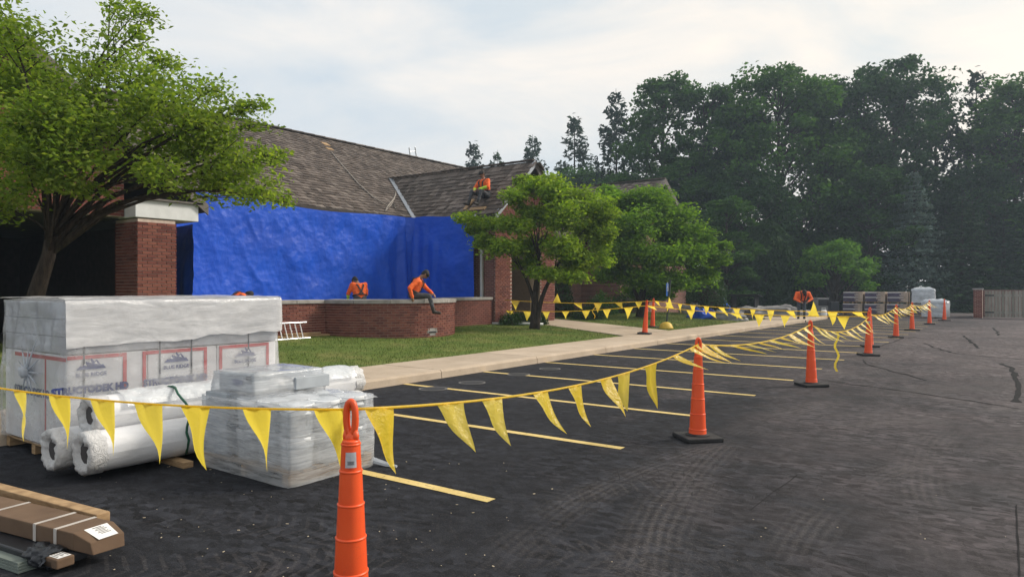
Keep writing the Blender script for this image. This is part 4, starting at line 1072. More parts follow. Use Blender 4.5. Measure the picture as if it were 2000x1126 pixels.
def drape(s, t):
    y = 3.0 + 2.6 * s; a = math.pi * (.98 - .86 * t); r = .175 + .022 * fbm((s * 12, t * 4, 2), 1.2, 4); return (-6.52 + (r + .02) * math.cos(a) * 1.25, y, .505 + r * math.sin(a))
v, f = grid(drape, 90, 24); o = link('loose_wrapping', mesh_np('loose_wrapping', v, f, smooth=True), M['rollfilm']); tag(o, 'loose milky plastic wrapping draped over the upper membrane roll', 'wrapping')
for y, lab in ((3.38, 'timber block holding the membrane rolls off the ground'), (5.2, 'second timber block under the rolls, hidden behind the pails')):
    mb = MB(); mb.b2((-6.86, y - .045, .001), (-6.0, y + .045, .052)); o = mb.build('timber_block', M['wood'], None); tag(o, lab, 'timber')

# ================================================================ wrapped pallet of pails and cartons
pw = empty('pail_pallet', (-5.36, 3.95, 0)); tag(pw, 'stretch wrapped pallet of pale pails and cartons behind the nearest cone', 'pallet')
pallet(pw, 1.24, .88)
def pail(x, y, z):
    mb = MB(); mb.lathe([(.115, 0), (.122, .01), (.131, .17), (.137, .175), (.137, .19), (.132, .195), (.134, .22), (.138, .225), (.138, .235)], 24, 0, (x, y, z)); b = mb.build('pail', M['pail'], pw, True)
    mb = MB(); mb.lathe([(.139, .222), (.1415, .227), (.1415, .254), (.135, .259), (.126, .25)], 24, 0, (x, y, z)); mb.build('lid', M['pail_lid'], b, True)
for i in range(3):
    for j in range(3):
        pail(-.09 + i * .30, -.285 + j * .285, .125); 
        pail(-.09 + i * .30, -.285 + j * .285, .388)
def carton(c, s, mat='card_grey', rz=0):
    mb = MB(); mb.box(c, s, Matrix.Rotation(rz, 3, 'Z')); return mb.build('carton', M[mat], pw, bevel=.008)
carton((-.44, -.23, .40), (.33, .40, .54)); carton((-.44, .21, .40), (.33, .42, .54))
c1 = carton((-.30, -.16, .76), (.46, .34, .16), rz=R(8)); carton((-.2, .22, .735), (.56, .38, .11))
mb = MB(); mb.ell((0, 0, 0), (.075, .002, .032), None, 16, 6); lo = mb.build('blue_mark', M['print_blue'], c1); lo.location = (-.26, -.3365, .765); lo.rotation_euler.z = R(8)
mb = MB(); mb.b2((-.03, -.002, -.03), (.03, .001, .03)); lo = mb.build('printed_square', M['strap_dark'], c1); lo.location = (-.12, -.315, .79); lo.rotation_euler.z = R(8)
shell('stretch_wrap', M['stretch'], 1.26, .90, .004, .645, .012, .014, 4, pw, 150, 46, False, 0, .012)
us = shell('stretch_wrap', M['stretch'], .62, .76, .62, .845, .0, .02, 6, pw, 110, 16, True, .03, .05); us.location = (-.27, 0, 0)
def cap_f(s, t):
    x = -.66 + 1.32 * s; y = -.475 + .95 * t; e = max(abs(s - .5), abs(t - .5)) * 2
    return (x, y, .665 - .05 * e ** 5 + .03 * fbm((x, y, 7), 4, 3))
v, f = grid(cap_f, 34, 30); link('top_sheet', mesh_np('top_sheet', v, f, smooth=True), M['stretch'], pw)
mb = MB(); mb.tube([(.62, .45, .05), (.74, .50, .02), (.85, .52, .012)], [.03, .022, .012], 6); mb.build('film_tail', M['cloudy'], pw)

# ================================================================ cardboard cartons at bottom left
def bundle(name, p, q, w, h, mat, label, cat='carton'):
    p, q = Vector(p), Vector(q); d = (q - p); L = d.length; e = empty(name, p, math.atan2(d.y, d.x)); return e, L
end = on(172, 1082, .08); d_ = Vector((.985, .17, 0)).normalized()
e = empty('cardboard_box', (end.x, end.y, 0), math.atan2(d_.y, d_.x)); tag(e, 'long flat brown cardboard box with white tape and label', 'carton')
mb = MB(); mb.b2((-2.4, -.02, .09), (-.10, .22, .19)); mb.add([(-.099, -.02, .09), (-.099, .22, .09), (-.099, .22, .19), (-.099, -.02, .19), (.03, .01, .075), (.05, .19, .075), (.03, .20, .15), (.01, .005, .145)], [(0, 4, 5, 1), (3, 2, 6, 7), (4, 7, 6, 5), (0, 3, 7, 4), (1, 5, 6, 2)])
bx_ = mb.build('box', M['card'], e, bevel=.006)
for x in (-.27, -.47, -.95):
    mb = MB(); mb.b2((x - .014, -.022, .1905), (x + .014, .222, .192)); mb.b2((x - .014, -.0235, .09), (x + .014, -.0215, .1905)); mb.build('tape', M['tape_pale'], e)
def patch_on(pts, mat, name, par): mb = MB(); mb.add(pts, [(0, 1, 2, 3)]); return mb.build(name, mat, par)
lb = patch_on([(-.10, .04, .1925), (.022, .05, .1525), (.026, .165, .1545), (-.10, .18, .1925)], M['paper'], 'label', e)
for k in range(6):
    x = -.088 + k * .013; z = .194 - (x + .1) * .315
    patch_on([(x, .08 + (k % 2) * .012, z), (x + .005, .08 + (k % 2) * .012, z - .0016), (x + .005, .135 + (k % 3) * .008, z - .0014), (x, .135 + (k % 3) * .008, z + .0002)], M['ink'], 'print', lb)
e2 = empty('timber_plank', (end.x - .16, end.y + .20, 0), math.atan2(d_.y, d_.x) - R(3)); tag(e2, 'pale rough timber plank lying behind the brown cardboard box', 'plank')
mb = MB(); mb.b2((-2.2, .06, .03), (-.26, .15, .165)); mb.build('plank', M['wood'], e2, bevel=.006)
e3 = empty('metal_trim_carton', (end.x - .02, end.y - .06, 0), math.atan2(d_.y, d_.x) - R(2)); tag(e3, 'dark narrow carton of trim with a white printed label on its end', 'carton')
mb = MB(); mb.b2((-2.3, -.10, .035), (-.04, .10, .085)); mb.build('box', M['black_plastic'], e3, bevel=.01)
mb = MB(); mb.b2((-.13, -.10, .04), (.0, .0, .095)); cb = mb.build('end_box', M['card'], e3, bevel=.008)
lb = patch_on([(-.105, -.085, .0965), (-.012, -.085, .0965), (-.012, -.012, .0965), (-.105, -.012, .0965)], M['paper'], 'label', e3)
for k in range(5): patch_on([(-.095, -.078 + k * .014, .0972), (-.03 - (k % 2) * .02, -.078 + k * .014, .0972), (-.03 - (k % 2) * .02, -.073 + k * .014, .0972), (-.095, -.073 + k * .014, .0972)], M['ink'], 'print', lb)
def crump(s, t):
    a = 6.283 * s; r = .055 * (1 + .35 * fbm((math.cos(a) * 2, math.sin(a) * 2, t * 3), 1.4, 4)); return (-.32 + .22 * t, -.03 + r * 1.5 * math.cos(a), .062 + r * .9 * math.sin(a))
v, f = grid(crump, 40, 30); link('black_film', mesh_np('black_film', v, f, smooth=True), M['black_plastic'], e3)
e4 = empty('sage_trim_stack', (end.x - .25, end.y - .20, 0), math.atan2(d_.y, d_.x) - R(2)); tag(e4, 'stack of grey green trim lengths at the bottom left corner', 'trim')
for k in range(4):
    mb = MB(); mb.b2((-2.2 - .02 * k, -.07 + .006 * k, .004 + .012 * k), (.02 - .014 * k, .05 + .004 * k, .014 + .012 * k)); mb.build('trim_length', M['sage_plastic'], e4)

# debris on the asphalt near the camera
g = np.random.default_rng(11); mb = MB()
for k in range(150):
    q = at(g.uniform(150, 2000) if k % 3 == 0 else g.uniform(200, 1000), g.uniform(2.9, 6.5)); 
    if q.x < -8 : continue
    s = g.uniform(.002, .007); mb.box((q.x, q.y, .004 + s * .3), (s * g.uniform(1, 3.2), s, s * .5), Matrix.Rotation(g.uniform(0, 3), 3, 'Z'))
o = mb.build('wood_debris', M['chip'], None, kind='stuff'); tag(o, 'scattered pale wood chips on the asphalt', 'debris')
# fallen twigs / leaf near the bottom
# drain covers
for k, (px, py, r) in enumerate(((846, 759, .52), (922, 747, .50), (1013, 731, .46), (1074, 720, .42))):
    q = on(px, py); e = empty('manhole_cover', (q.x, q.y, 0)); r = .20 if k < 2 else .185
    mb = MB(); mb.lathe([(r + .03, .0035), (r + .03, .006), (r, .006), (r, .0035)], 40); mb.build('ring', M['cover_ring'], e)
    mb = MB(); mb.lathe([(r - .002, .0035), (r - .004, .007)], 36); pl = mb.build('plate', M['iron'], e)
    tag(e, ['dark round drain cover nearest the kerb and stack', 'dark round drain cover on the second stripe', 'small drain cover, third along the kerb', 'farthest small drain cover near the kerb'][k], 'manhole cover', 'round covers by the kerb')
# ================================================================ people
PM = ['hi_vis', 'hi_vis_lime', 'trousers', 'skin', 'boot', 'hair', 'jeans']
def capsule(mb, a, b, ra, rb, n=14):
    a, b = Vector(a), Vector(b); d = (b - a); L = d.length; d = d / L if L > 1e-6 else Vector((0, 0, 1)); pts = []; rad = []
    for k in range(4): t = math.pi / 2 * (k / 4); pts.append(a - d * ra * math.cos(t)); rad.append(max(.002, ra * math.sin(t)))
    pts.append(a); rad.append(ra); pts.append(b); rad.append(rb)
    for k in range(3, -1, -1): t = math.pi / 2 * (k / 4); pts.append(b + d * rb * math.cos(t)); rad.append(max(.002, rb * math.sin(t)))
    mb.tube(pts, rad, n)
def person(label, loc, rz, J, legs='trousers', sleeves='hi_vis', fore='hi_vis', cap='cap', harness=True, scale=1.0, tilt=0):
    """J: joints in a local frame, facing +x, left +y"""
    V = {k: Vector(v) for k, v in J.items()}; segs = []
    def S(a, b, ra, rb, m): segs.append((Vector(a), Vector(b), ra, rb, m))
    sp = V['chest'] - V['pelvis']; ax = sp.normalized(); lat = (V['sl'] - V['sr']).normalized(); fw = lat.cross(ax).normalized()
    for s in (-1, 1):
        S(V['pelvis'] + lat * .075 * s + ax * .0, V['pelvis'] + lat * .085 * s + ax * .07, .115, .125, legs)
        S(V['pelvis'] + lat * .065 * s + ax * .12, V['chest'] + lat * .085 * s - ax * .02, .135, .140, 'hi_vis')
        S(V['chest'] + lat * .05 * s + ax * .05, (V['sl'] if s > 0 else V['sr']) - lat * .03 * s, .095, .070, 'hi_vis')
    S(V['pelvis'] + ax * .12, V['chest'], .14, .145, 'hi_vis')
    S(V['chest'] + ax * .08, V['neck'], .075, .058, 'skin')
    hd = V['head']; hax = (hd - V['neck']).normalized(); S(V['neck'], hd - hax * .02, .052, .060, 'skin')
    hf = V['look'] - hd; hf = (hf - hax * hf.dot(hax)).normalized(); hl = hax.cross(hf)
    S(hd - hax * .045 + hf * .015, hd + hax * .035, .072, .088, 'skin'); S(hd - hax * .06 + hf * .035, hd - hax * .02 + hf * .03, .048, .060, 'skin')
    S(hd + hf * .095 - hax * .005, hd + hf * .108 - hax * .028, .012, .016, 'skin')                       # nose
    for s in (-1, 1): S(hd + hl * .082 * s - hax * .02, hd + hl * .088 * s + hax * .02, .012, .014, 'skin')  # ears
    S(hd - hf * .018 + hax * .02, hd - hf * .03 + hax * .05, .088, .084, 'hair'); S(hd - hf * .045 - hax * .03, hd - hf * .04, .06, .075, 'hair')
    for q in 'lr':
        s, e_, h = V['s' + q], V['e' + q], V['h' + q]
        S(s, e_, .078, .064, sleeves); w = e_.lerp(h, .88); S(e_, w, .058, .042, fore)
        d = (h - e_).normalized(); o_ = d.orthogonal().normalized() if abs(d.z) > .9 else d.cross(Vector((0, 0, 1))).normalized(); o2 = d.cross(o_)
        S(w, w + d * .07, .030, .036, 'skin')
        for k in range(4):
            f0 = w + d * .085 + o_ * (k - 1.5) * .019; ln = (.055, .066, .062, .048)[k]; f1 = f0 + d * ln * .6 + o2 * .004; f2 = f1 + (d * .7 + o2 * .7).normalized() * ln * .6
            S(f0, f1, .0095, .009, 'skin'); S(f1, f2, .009, .008, 'skin')
        S(w + d * .02 + o_ * .03, w + d * .06 + o_ * .058 + o2 * .012, .012, .010, 'skin')
        hp, kn, an, to = V['p' + q], V['k' + q], V['a' + q], V['t' + q]
        S(hp, kn, .098, .066, legs); S(kn, an, .064, .046, legs); S(an - Vector((0, 0, .02)), to, .048, .040, 'boot'); S(an + (kn - an).normalized() * .10, an, .055, .052, 'boot')
    mb = MB()
    for a, b, ra, rb, m in segs: capsule(mb, a, b, ra, rb)
    e = empty('person', loc, rz); e.scale = (scale,) * 3
    me = mb.mesh('body'); o = link('body', me, None, e); md = o.modifiers.new('remesh', 'REMESH'); md.mode = 'VOXEL'; md.voxel_size = .0135; md.use_smooth_shade = True
    sm = o.modifiers.new('smooth', 'SMOOTH'); sm.iterations = 2; sm.factor = .4
    bpy.context.view_layer.update(); dg = bpy.context.evaluated_depsgraph_get()
    me2 = bpy.data.meshes.new_from_object(o.evaluated_get(dg)); o.modifiers.clear(); o.data = me2
    me2.materials.clear()
    for m in PM: me2.materials.append(M[m])
    n = len(me2.polygons); c = np.zeros(n * 3); me2.polygons.foreach_get('center', c); c = c.reshape(-1, 3); best = np.full(n, 1e9); idx = np.zeros(n, int)
    for a, b, ra, rb, m in segs:
        a_, d = np.array(a), np.array(b - a); t = np.clip(((c - a_) @ d) / (d @ d + 1e-12), 0, 1); dist = np.linalg.norm(c - a_ - t[:, None] * d, axis=1) - (ra + (rb - ra) * t)
        k = dist < best - 1e-4; best[k] = dist[k]; idx[k] = PM.index(m)
    nv_ = len(me2.vertices); co = np.zeros(nv_ * 3); me2.vertices.foreach_get('co', co); nr_ = np.zeros(nv_ * 3); me2.vertices.foreach_get('normal', nr_); co = co.reshape(-1, 3); nr_ = nr_.reshape(-1, 3)
    fold = np.array([noise.noise(Vector((p[0] * 9, p[1] * 9, p[2] * 16))) for p in co]); vm = np.zeros(nv_); lp_ = np.zeros(len(me2.loops), int); me2.loops.foreach_get('vertex_index', lp_); tot_ = np.zeros(n, int); me2.polygons.foreach_get('loop_total', tot_); np.maximum.at(vm, lp_, np.repeat(np.isin(idx, [0, 1, 2, 6]), tot_).astype(float)); me2.vertices.foreach_set('co', (co + nr_ * (fold * vm * .013)[:, None]).ravel())
    me2.polygons.foreach_set('material_index', idx.astype(np.int32)); me2.polygons.foreach_set('use_smooth', np.ones(n, bool)); me2.update()
    # face details
    mb = MB()
    for s in (-1, 1): mb.ell(hd + hf * .088 + hl * .03 * s + hax * .012, (.010, .010, .008), None, 8, 6)
    mb.bar(hd + hf * .092 - hax * .055 - hl * .022, hd + hf * .092 - hax * .055 + hl * .022, .008, .006); mb.build('face_marks', M['hair'], e)
    if cap:
        mb = MB(); m3 = Matrix((hf, hl, hax)).transposed()
        mb.ell(hd + hax * .045, (.108, .098, .075), m3, 16, 8); mb.box(hd + hf * .12 + hax * .045, (.10, .13, .012), m3); mb.build('cap', M['hair'], e, True)
    if harness:
        mb = MB(); off = .155
        for sgn in (-1, 1):
            for f in (1, -1):
                pts = [V['chest'] + lat * .12 * sgn + ax * .13 + fw * .02 * f, V['chest'] + lat * .10 * sgn + ax * .05 + fw * (off + .005) * f, V['chest'].lerp(V['pelvis'], .35) + lat * (.02 if f < 0 else .07) * sgn + fw * (off + .012) * f, V['pelvis'] + ax * .14 - lat * (.06 if f < 0 else -.09) * sgn + fw * (off - .005) * f]
                for a, b in zip(pts[:-1], pts[1:]): mb.bar(a, b, .045, .014, up=fw)
        k = 20
        belt = [V['pelvis'] + ax * .12 + (lat * .215 * math.cos(2 * math.pi * i / k) + fw * .15 * math.sin(2 * math.pi * i / k)) for i in range(k + 1)]
        mb.tube(belt, .02, 6, cap=False); mb.build('harness', M['harness'], e)
    tag(e, label, 'person', 'roofers in orange'); return e
SIT = dict(pelvis=(0, 0, .12), chest=(.15, 0, .46), neck=(.23, 0, .60), head=(.34, .01, .67), look=(.55, .02, .30), sl=(.17, .19, .50), sr=(.15, -.19, .50),
           el=(.36, .26, .30), hl=(.55, .10, .13), er=(-.05, -.34, .30), hr=(.02, -.30, .03), pl=(0, .10, .10), pr=(0, -.10, .10),
           kl=(.26, .36, .05), al=(.20, .50, -.36), tl=(.36, .52, -.42), kr=(.46, -.12, .09), ar=(.58, -.20, -.33), tr=(.74, -.17, -.37))
q = Vector((-13.42, 13.90, 1.30))
person('man in orange shirt and grey trousers sitting astride the rounded brick wall', q, R(40), SIT)
BEND = dict(pelvis=(0, 0, .93), chest=(.22, .02, 1.24), neck=(.34, .04, 1.36), head=(.44, .05, 1.36), look=(.60, .06, 1.0), sl=(.24, .21, 1.30), sr=(.24, -.19, 1.30),
            el=(.34, .28, 1.02), hl=(.48, .22, .80), er=(.32, -.26, 1.02), hr=(.46, -.20, .80), pl=(0, .10, .90), pr=(0, -.10, .90),
            kl=(.05, .12, .48), al=(-.02, .13, .08), tl=(.14, .14, .04), kr=(.05, -.12, .48), ar=(-.02, -.13, .08), tr=(.14, -.14, .04))
B1 = dict(BEND); B1.update(chest=(.10, .0, 1.28), neck=(.22, .0, 1.44), head=(.31, .03, 1.50), look=(.5, .08, 1.2), sl=(.12, .21, 1.38), sr=(.12, -.20, 1.38), el=(.20, .30, 1.10), hl=(.30, .28, .86), er=(.20, -.28, 1.10), hr=(.34, -.22, .88))
person('man in orange shirt with a harness bending behind the terrace wall', Vector((-16.45, 14.75, .33)), R(160), B1, fore='hi_vis_lime', cap=True)
B2 = dict(BEND); B2.update(chest=(.30, 0, 1.14), neck=(.42, 0, 1.20), head=(.52, 0, 1.20), sl=(.30, .2, 1.18), sr=(.30, -.2, 1.18), el=(.4, .27, .92), hl=(.5, .22, .72), er=(.4, -.27, .92), hr=(.5, -.22, .72))
person('stooping man in orange barely showing above the wrapped stack', Vector((-16.6, 10.42, .22)), R(75), B2)
FAR = dict(BEND); FAR.update(chest=(.26, 0, 1.27), neck=(.38, 0, 1.36), head=(.48, 0, 1.35), sl=(.26, .25, 1.29), sr=(.26, -.25, 1.29), el=(.34, .36, 1.04), hl=(.50, .14, .90), er=(.34, -.36, 1.04), hr=(.50, -.14, .90))
q = at(1565, 33.5); person('far man in orange shirt and jeans bent over by the end of the pavement', Vector((q.x, q.y, .0)), R(-62), FAR, legs='jeans', scale=1.06)
ROOF = dict(pelvis=(0, 0, .12), chest=(.06, 0, .50), neck=(.10, 0, .66), head=(.15, 0, .78), look=(.4, 0, .68), sl=(.07, .20, .55), sr=(.07, -.20, .55),
            el=(.18, .32, .32), hl=(.36, .06, .26), er=(.18, -.32, .32), hr=(.38, -.10, .22), pl=(0, .10, .10), pr=(0, -.10, .10),
            kl=(.38, .20, .18), al=(.52, .18, -.24), tl=(.68, .20, -.24), kr=(.40, -.22, .20), ar=(.54, -.24, -.22), tr=(.70, -.26, -.22))
rq = Vector((-15.72, 20.02, ez + (20.02 - ey) * .9 + .08))
person('man in orange and lime hi-vis sitting at the edge of the entrance roof', rq, R(-98), ROOF, fore='hi_vis_lime', scale=1.08)
for (dx, L, lab, ang) in ((-.55, .75, 'timber roof plank standing beside the sitting roofer', 0), (.05, .55, 'short timber plank under the feet of the sitting roofer', 90)):
    base = Vector((-15.72 + dx, 19.52, ez + (19.52 - ey) * .9 + .10)); mb = MB(); b1u = b1.normalized()
    if ang: mb.bar(base - Vector((.35, 0, 0)), base + Vector((.35, 0, 0)), .15, .05, up=Vector((0, -.67, .74)))
    else: mb.bar(base, base + b1u * .62, .16, .05, up=Vector((0, -.67, .74)))
    o = mb.build('roof_plank', M['wood'], None); tag(o, lab, 'plank')

# ================================================================ sign, shrubs-side things, bundles
q = Vector((-10.40, 23.75, .15)); e = empty('parking_sign', q); tag(e, 'blue parking sign on a green post in a yellow dome base', 'sign')
mb = MB(); mb.lathe([(.26, 0), (.25, .04), (.19, .17), (.12, .225), (.04, .245)], 24); mb.build('dome_base', M['sign_yellow'], e, True)
mb = MB(); mb.b2((-.03, -.02, .2), (.03, .02, 1.75)); pz = mb.build('post', M['post_green'], e); pz.rotation_euler = (R(-3), R(4), 0)
mb = MB(); mb.box((.06, -.03, 1.40), (.008, .31, .46)); sg = mb.build('sign_plate', M['sign_blue'], e, bevel=.003); sg.rotation_euler = (0, R(0), R(6))
mb = MB(); mb.tube([(.066, -.03 + .08 * math.cos(k * .5), 1.43 + .08 * math.sin(k * .5)) for k in range(5, 15)], .012, 6); mb.bar((.066, -.03, 1.52), (.066, -.04, 1.61), .02, .02); mb.bar((.066, -.03, 1.50), (.066, -.10, 1.49), .02, .02); mb.ell((.066, -.04, 1.64), (.008, .022, .022)); mb.build('wheelchair_symbol', M['white_trim'], sg)
def lump(name, c, r, mat, label, cat, jit=.6, seed=0):
    g = Vector((seed * 3.7, seed, 1)); nu, nv = 28, 14; vs = []
    for j in range(nv + 1):
        ph = math.pi / 2 * j / nv
        for i in range(nu):
            t = 2 * math.pi * i / nu; p = Vector((math.cos(ph) * math.cos(t), math.cos(ph) * math.sin(t), math.sin(ph))); k = 1 + jit * fbm(p * 1.4 + g, 1.3, 4)
            vs.append(Vector((c[0] + p.x * r[0] * k, c[1] + p.y * r[1] * k, c[2] + max(0, p.z * r[2] * k))))
    fs = [(j * nu + i, j * nu + (i + 1) % nu, (j + 1) * nu + (i + 1) % nu, (j + 1) * nu + i) for j in range(nv) for i in range(nu)]
    o = link(name, mesh_np(name, vs, fs, smooth=False), mat); tag(o, label, cat); return o
def lp(px, d, z=.2): q = at(px, d); return (q.x, q.y, lawn_z(q.x, q.y) - .03 if z is None else z)
lump('tarp_bundle', lp(1366, 32.5, None), (.50, .36, .42), M['tarp'], 'crumpled bright blue tarp bundle lying on the far lawn', 'tarp', .5, 1)
lump('tarp_bundle', lp(1388, 33.0, None), (.55, .4, .36), M['tarp_dark'], 'darker navy tarp bundle beside the bright blue one', 'tarp', .5, 2)
lump('tarp_bundle', lp(1424, 32.0, None), (.75, .45, .42), M['tarp_grey'], 'crumpled grey tarp heap on the lawn edge', 'tarp', .6, 3)
lump('tarp_bundle', lp(1460, 33.5, None), (.5, .4, .40), M['roof_deck'], 'dark grey wrapped bundle at the corner of the lawn', 'bundle', .4, 4)
lump('tarp_bundle', lp(1402, 40, .1), (.6, .5, .95), M['tarp'], 'small blue tarp heap behind the lawn bundles', 'tarp', .4, 5)
lump('debris_pile', lp(1510, 40, 0), (2.3, .8, .55), M['stone'], 'long heap of torn off shakes and dark rubble beyond the pavement', 'debris', .7, 6)
lump('boulder', lp(1352, 36, .2), (.7, .5, .6), M['stone'], 'pale rough boulder by the corner of the far wing', 'boulder', .4, 7)
mb = MB(); q = at(1455, 44); mb.box((q.x, q.y, 1.15), (1.9, 1.0, .05), Matrix.Rotation(R(-8), 3, 'X')); mb.box((q.x - .7, q.y, .55), (.08, .8, 1.1)); mb.box((q.x + .7, q.y, .55), (.08, .8, 1.1)); o = mb.build('work_table', M['iron'], None); tag(o, 'dark work table in the shade of the trees', 'table')
# gear behind the far man
q = at(1604, 41); e = empty('equipment_box', q, YAW); tag(e, 'grey metal equipment box beside a propane cylinder', 'box')
mb = MB(); mb.b2((-.35, -.3, .02), (.35, .3, 1.05)); mb.build('case', M['tarp_grey'], e, bevel=.02); mb = MB(); mb.b2((-.3, -.31, .6), (.3, -.302, .95)); mb.build('panel', M['iron'], e)
q = at(1609, 37.5); e = empty('propane_cylinder', q); tag(e, 'white propane cylinder standing by the grey box', 'cylinder')
mb = MB(); mb.lathe([(.13, 0), (.15, .03), (.155, .08), (.155, .36), (.13, .43), (.05, .46)], 20); mb.build('tank', M['propane'], e, True); mb = MB(); mb.tube([(.1 * math.cos(k * .5), .1 * math.sin(k * .5), .54) for k in range(10)], .014, 6); mb.tube([(.1, 0, .44), (.1, 0, .54)], .012, 6); mb.tube([(-.1, 0, .44), (-.1, 0, .54)], .012, 6); mb.build('guard', M['propane'], e)
q = at(1627, 40); e = empty('hand_truck', q, YAW); tag(e, 'black hand truck with a motor standing near the shingle pallets', 'hand truck')
mb = MB(); mb.tube([(-.2, 0, .05), (-.2, 0, 1.25), (-.1, 0, 1.38), (.1, 0, 1.38), (.2, 0, 1.25), (.2, 0, .05)], .03, 8); mb.build('frame', M['iron'], e); mb = MB(); mb.b2((-.25, -.25, .25), (.25, .1, .85)); mb.build('motor', M['black_plastic'], e, bevel=.05)
for s in (-1, 1): mb = MB(); mb.tube([(s * .25, 0, .14), (s * .31, 0, .14)], .14, 18); mb.build('wheel', M['rubber'], e)

# ================================================================ shingle pallets and the gated enclosure at the far end
def shingle_pallet():
    e = empty('shingle_pallet'); pallet(e, 1.08, 1.0, .11)
    for k in range(8):
        mb = MB(); mb.box((0, 0, .115 + (k + .5) * .072), (1.06, .98, .064), Matrix.Rotation(.014 * math.sin(k * 3), 3, 'Z'), 0); z = .118 + k * .072
        mb.b2((-.525, -.512, z + .004), (.12 + .05 * math.sin(k * 2.3), -.508, z + .058), 1 if k % 4 < 3 else 2); mb.b2((.14 + .05 * math.sin(k * 2.3), -.512, z + .03), (.30, -.508, z + .05), 2 if k % 2 else 1)
        mb.build('bundle', [M['shingle_wrap_tan'], M['shingle_wrap'], M['shingle_white']], e)
    return e
sp0 = shingle_pallet(); first = True
ROW = 46.6
names = {(0, 1): 'top left pallet of brown shingle bundles', (1, 1): 'top middle pallet of brown shingle bundles', (2, 1): 'top pallet of shingle bundles next to the white wrapped one',
         (0, 0): 'bottom left pallet of shingle bundles in the far row', (1, 0): 'bottom pallet of shingle bundles under the top middle one', (2, 0): 'bottom pallet of shingles third from the left', (3, 0): 'bottom pallet of shingles under the white wrapped pallet'}
XS = [-8.30, -7.13, -5.96, -4.79]
for (i, k), lab in names.items():
    c = sp0 if first else copy_tree(sp0); first = False
    c.location = (XS[i] + .03 * k, ROW + .02 * i, .70 * k); c.rotation_euler.z = R(1.5 * (i - 1)); tag(c, lab, 'pallet', 'pallets of shingles at the far end of the lot')
def white_pallet(loc, label, h, rz):
    e = empty('wrapped_pallet', loc, rz); pallet(e, 1.1, 1.0, .11)
    for k in range(6):
        mb = MB(); mb.box((0, 0, .12 + (k + .5) * (h - .12) / 6), (1.06, .96, (h - .12) / 6 - .012)); mb.build('bundle', M['board_white'], e, bevel=.03)
    shell('stretch_wrap', M['cloudy'], 1.08, .98, .06, h, .03, .04, h, e, 80, 24, True, 0, .02)
    def tf(s, t): x, y = -.6 + 1.2 * s, -.55 + 1.1 * t; d = max(abs(s - .5), abs(t - .5)) * 2; return (x, y, h + .10 - .18 * d ** 4 + .05 * fbm((x * 2, y * 2, h), 2, 3))
    v, f = grid(tf, 22, 22); link('top_sheet', mesh_np('top_sheet', v, f, smooth=True), M['cloudy'], e); tag(e, label, 'pallet'); return e
white_pallet((XS[3] + .12, ROW + .05, .70), 'white plastic wrapped pallet on top of the far row', .86, R(3))
q = at(1827, 38.2); white_pallet((q.x, q.y, 0), 'small white wrapped pallet on the asphalt behind the last cones', .92, R(-6))
GY = 45.4
e = empty('gated_enclosure', (-2.0, GY, 0)); tag(e, 'brick enclosure with grey vertical board gates at the far right', 'enclosure')
fp = flat((-.20, -.20, .02), (1, 0, 0), (0, -1, 0)); mb = MB(); mb.b2((-.20, -.188, 0), (.20, .20, 1.52)); mb.build('mortar_core', M['mortar'], e); set_bricks(e, [(fp, lay(fp, .40, 1.5))], 0)
mb = MB(); mb.b2((-.24, -.25, 1.525), (.24, .24, 1.60)); mb.build('post_cap', M['coping'], e)
mb = MB(); mb.b2((-.2, .21, 0), (-.02, 3.4, 1.5)); mb.build('side_wall', M['brick_y'], e)
for leaf in range(2):
    gt = empty('gate', (.30 + leaf * 1.95, 0, 0), 0, e)
    for k in range(13):
        mb = MB(); x = k * .146; mb.b2((x + .012, -.03 + .003 * math.sin(k * 5), .07), (x + .134, .0, 1.47 + .006 * math.sin(k * 7))); mb.build('board', M['gate_board'], gt)
    for z in (.32, 1.22):
        mb = MB(); mb.b2((0, -.045, z - .03), (.42, -.032, z + .03)); mb.build('strap_hinge', M['iron'], gt); mb = MB(); mb.b2((0, .002, z - .06), (1.9, .05, z + .06)); mb.build('rail', M['gate_board'], gt)
mb = MB(); mb.b2((4.25, -.19, 0), (4.65, .2, 1.52)); mb.build('far_post', M['brick_x'], e)
mb = MB(); mb.b2((-.2, 3.41, 0), (4.65, 3.6, 1.5)); mb.build('back_wall', M['brick_x'], e)
# white drain pipe on the lawn by the entrance wing
mb = MB(); mb.tube([(-15.05, 19.55, .37), (-14.0, 20.3, .36), (-13.6, 20.6, .34)], .045, 8); o = mb.build('drain_pipe', M['white_trim'], None, True); tag(o, 'white drain pipe lying on the grass at the wall corner', 'pipe')

# ================================================================ vegetation
def leaf_quads(c, size, g, flat_=.5, asp=.5):
    """kite shaped leaves at centres c (n,3)"""
    n = len(c); d = g.normal(size=(n, 3)); d[:, 2] *= (1 - flat_); d /= np.linalg.norm(d, axis=1)[:, None] + 1e-9
    w = g.normal(size=(n, 3)); w[:, 2] *= .6; w -= d * (w * d).sum(1)[:, None]; w /= np.linalg.norm(w, axis=1)[:, None] + 1e-9
    s = (size * g.uniform(.65, 1.25, n))[:, None]; v = np.empty((n, 4, 3))
    v[:, 0] = c - d * s * .5; v[:, 1] = c + w * s * asp * .5 - d * s * .05; v[:, 2] = c + d * s * .5; v[:, 3] = c - w * s * asp * .5 - d * s * .05
    up = np.zeros((n, 3)); up[:, 2] = s[:, 0] * .10; v[:, 1] += up; v[:, 3] += up
    return v.reshape(-1, 3)
def quads_mesh(name, v): return mesh_np(name, v, np.arange(len(v)).reshape(-1, 4))
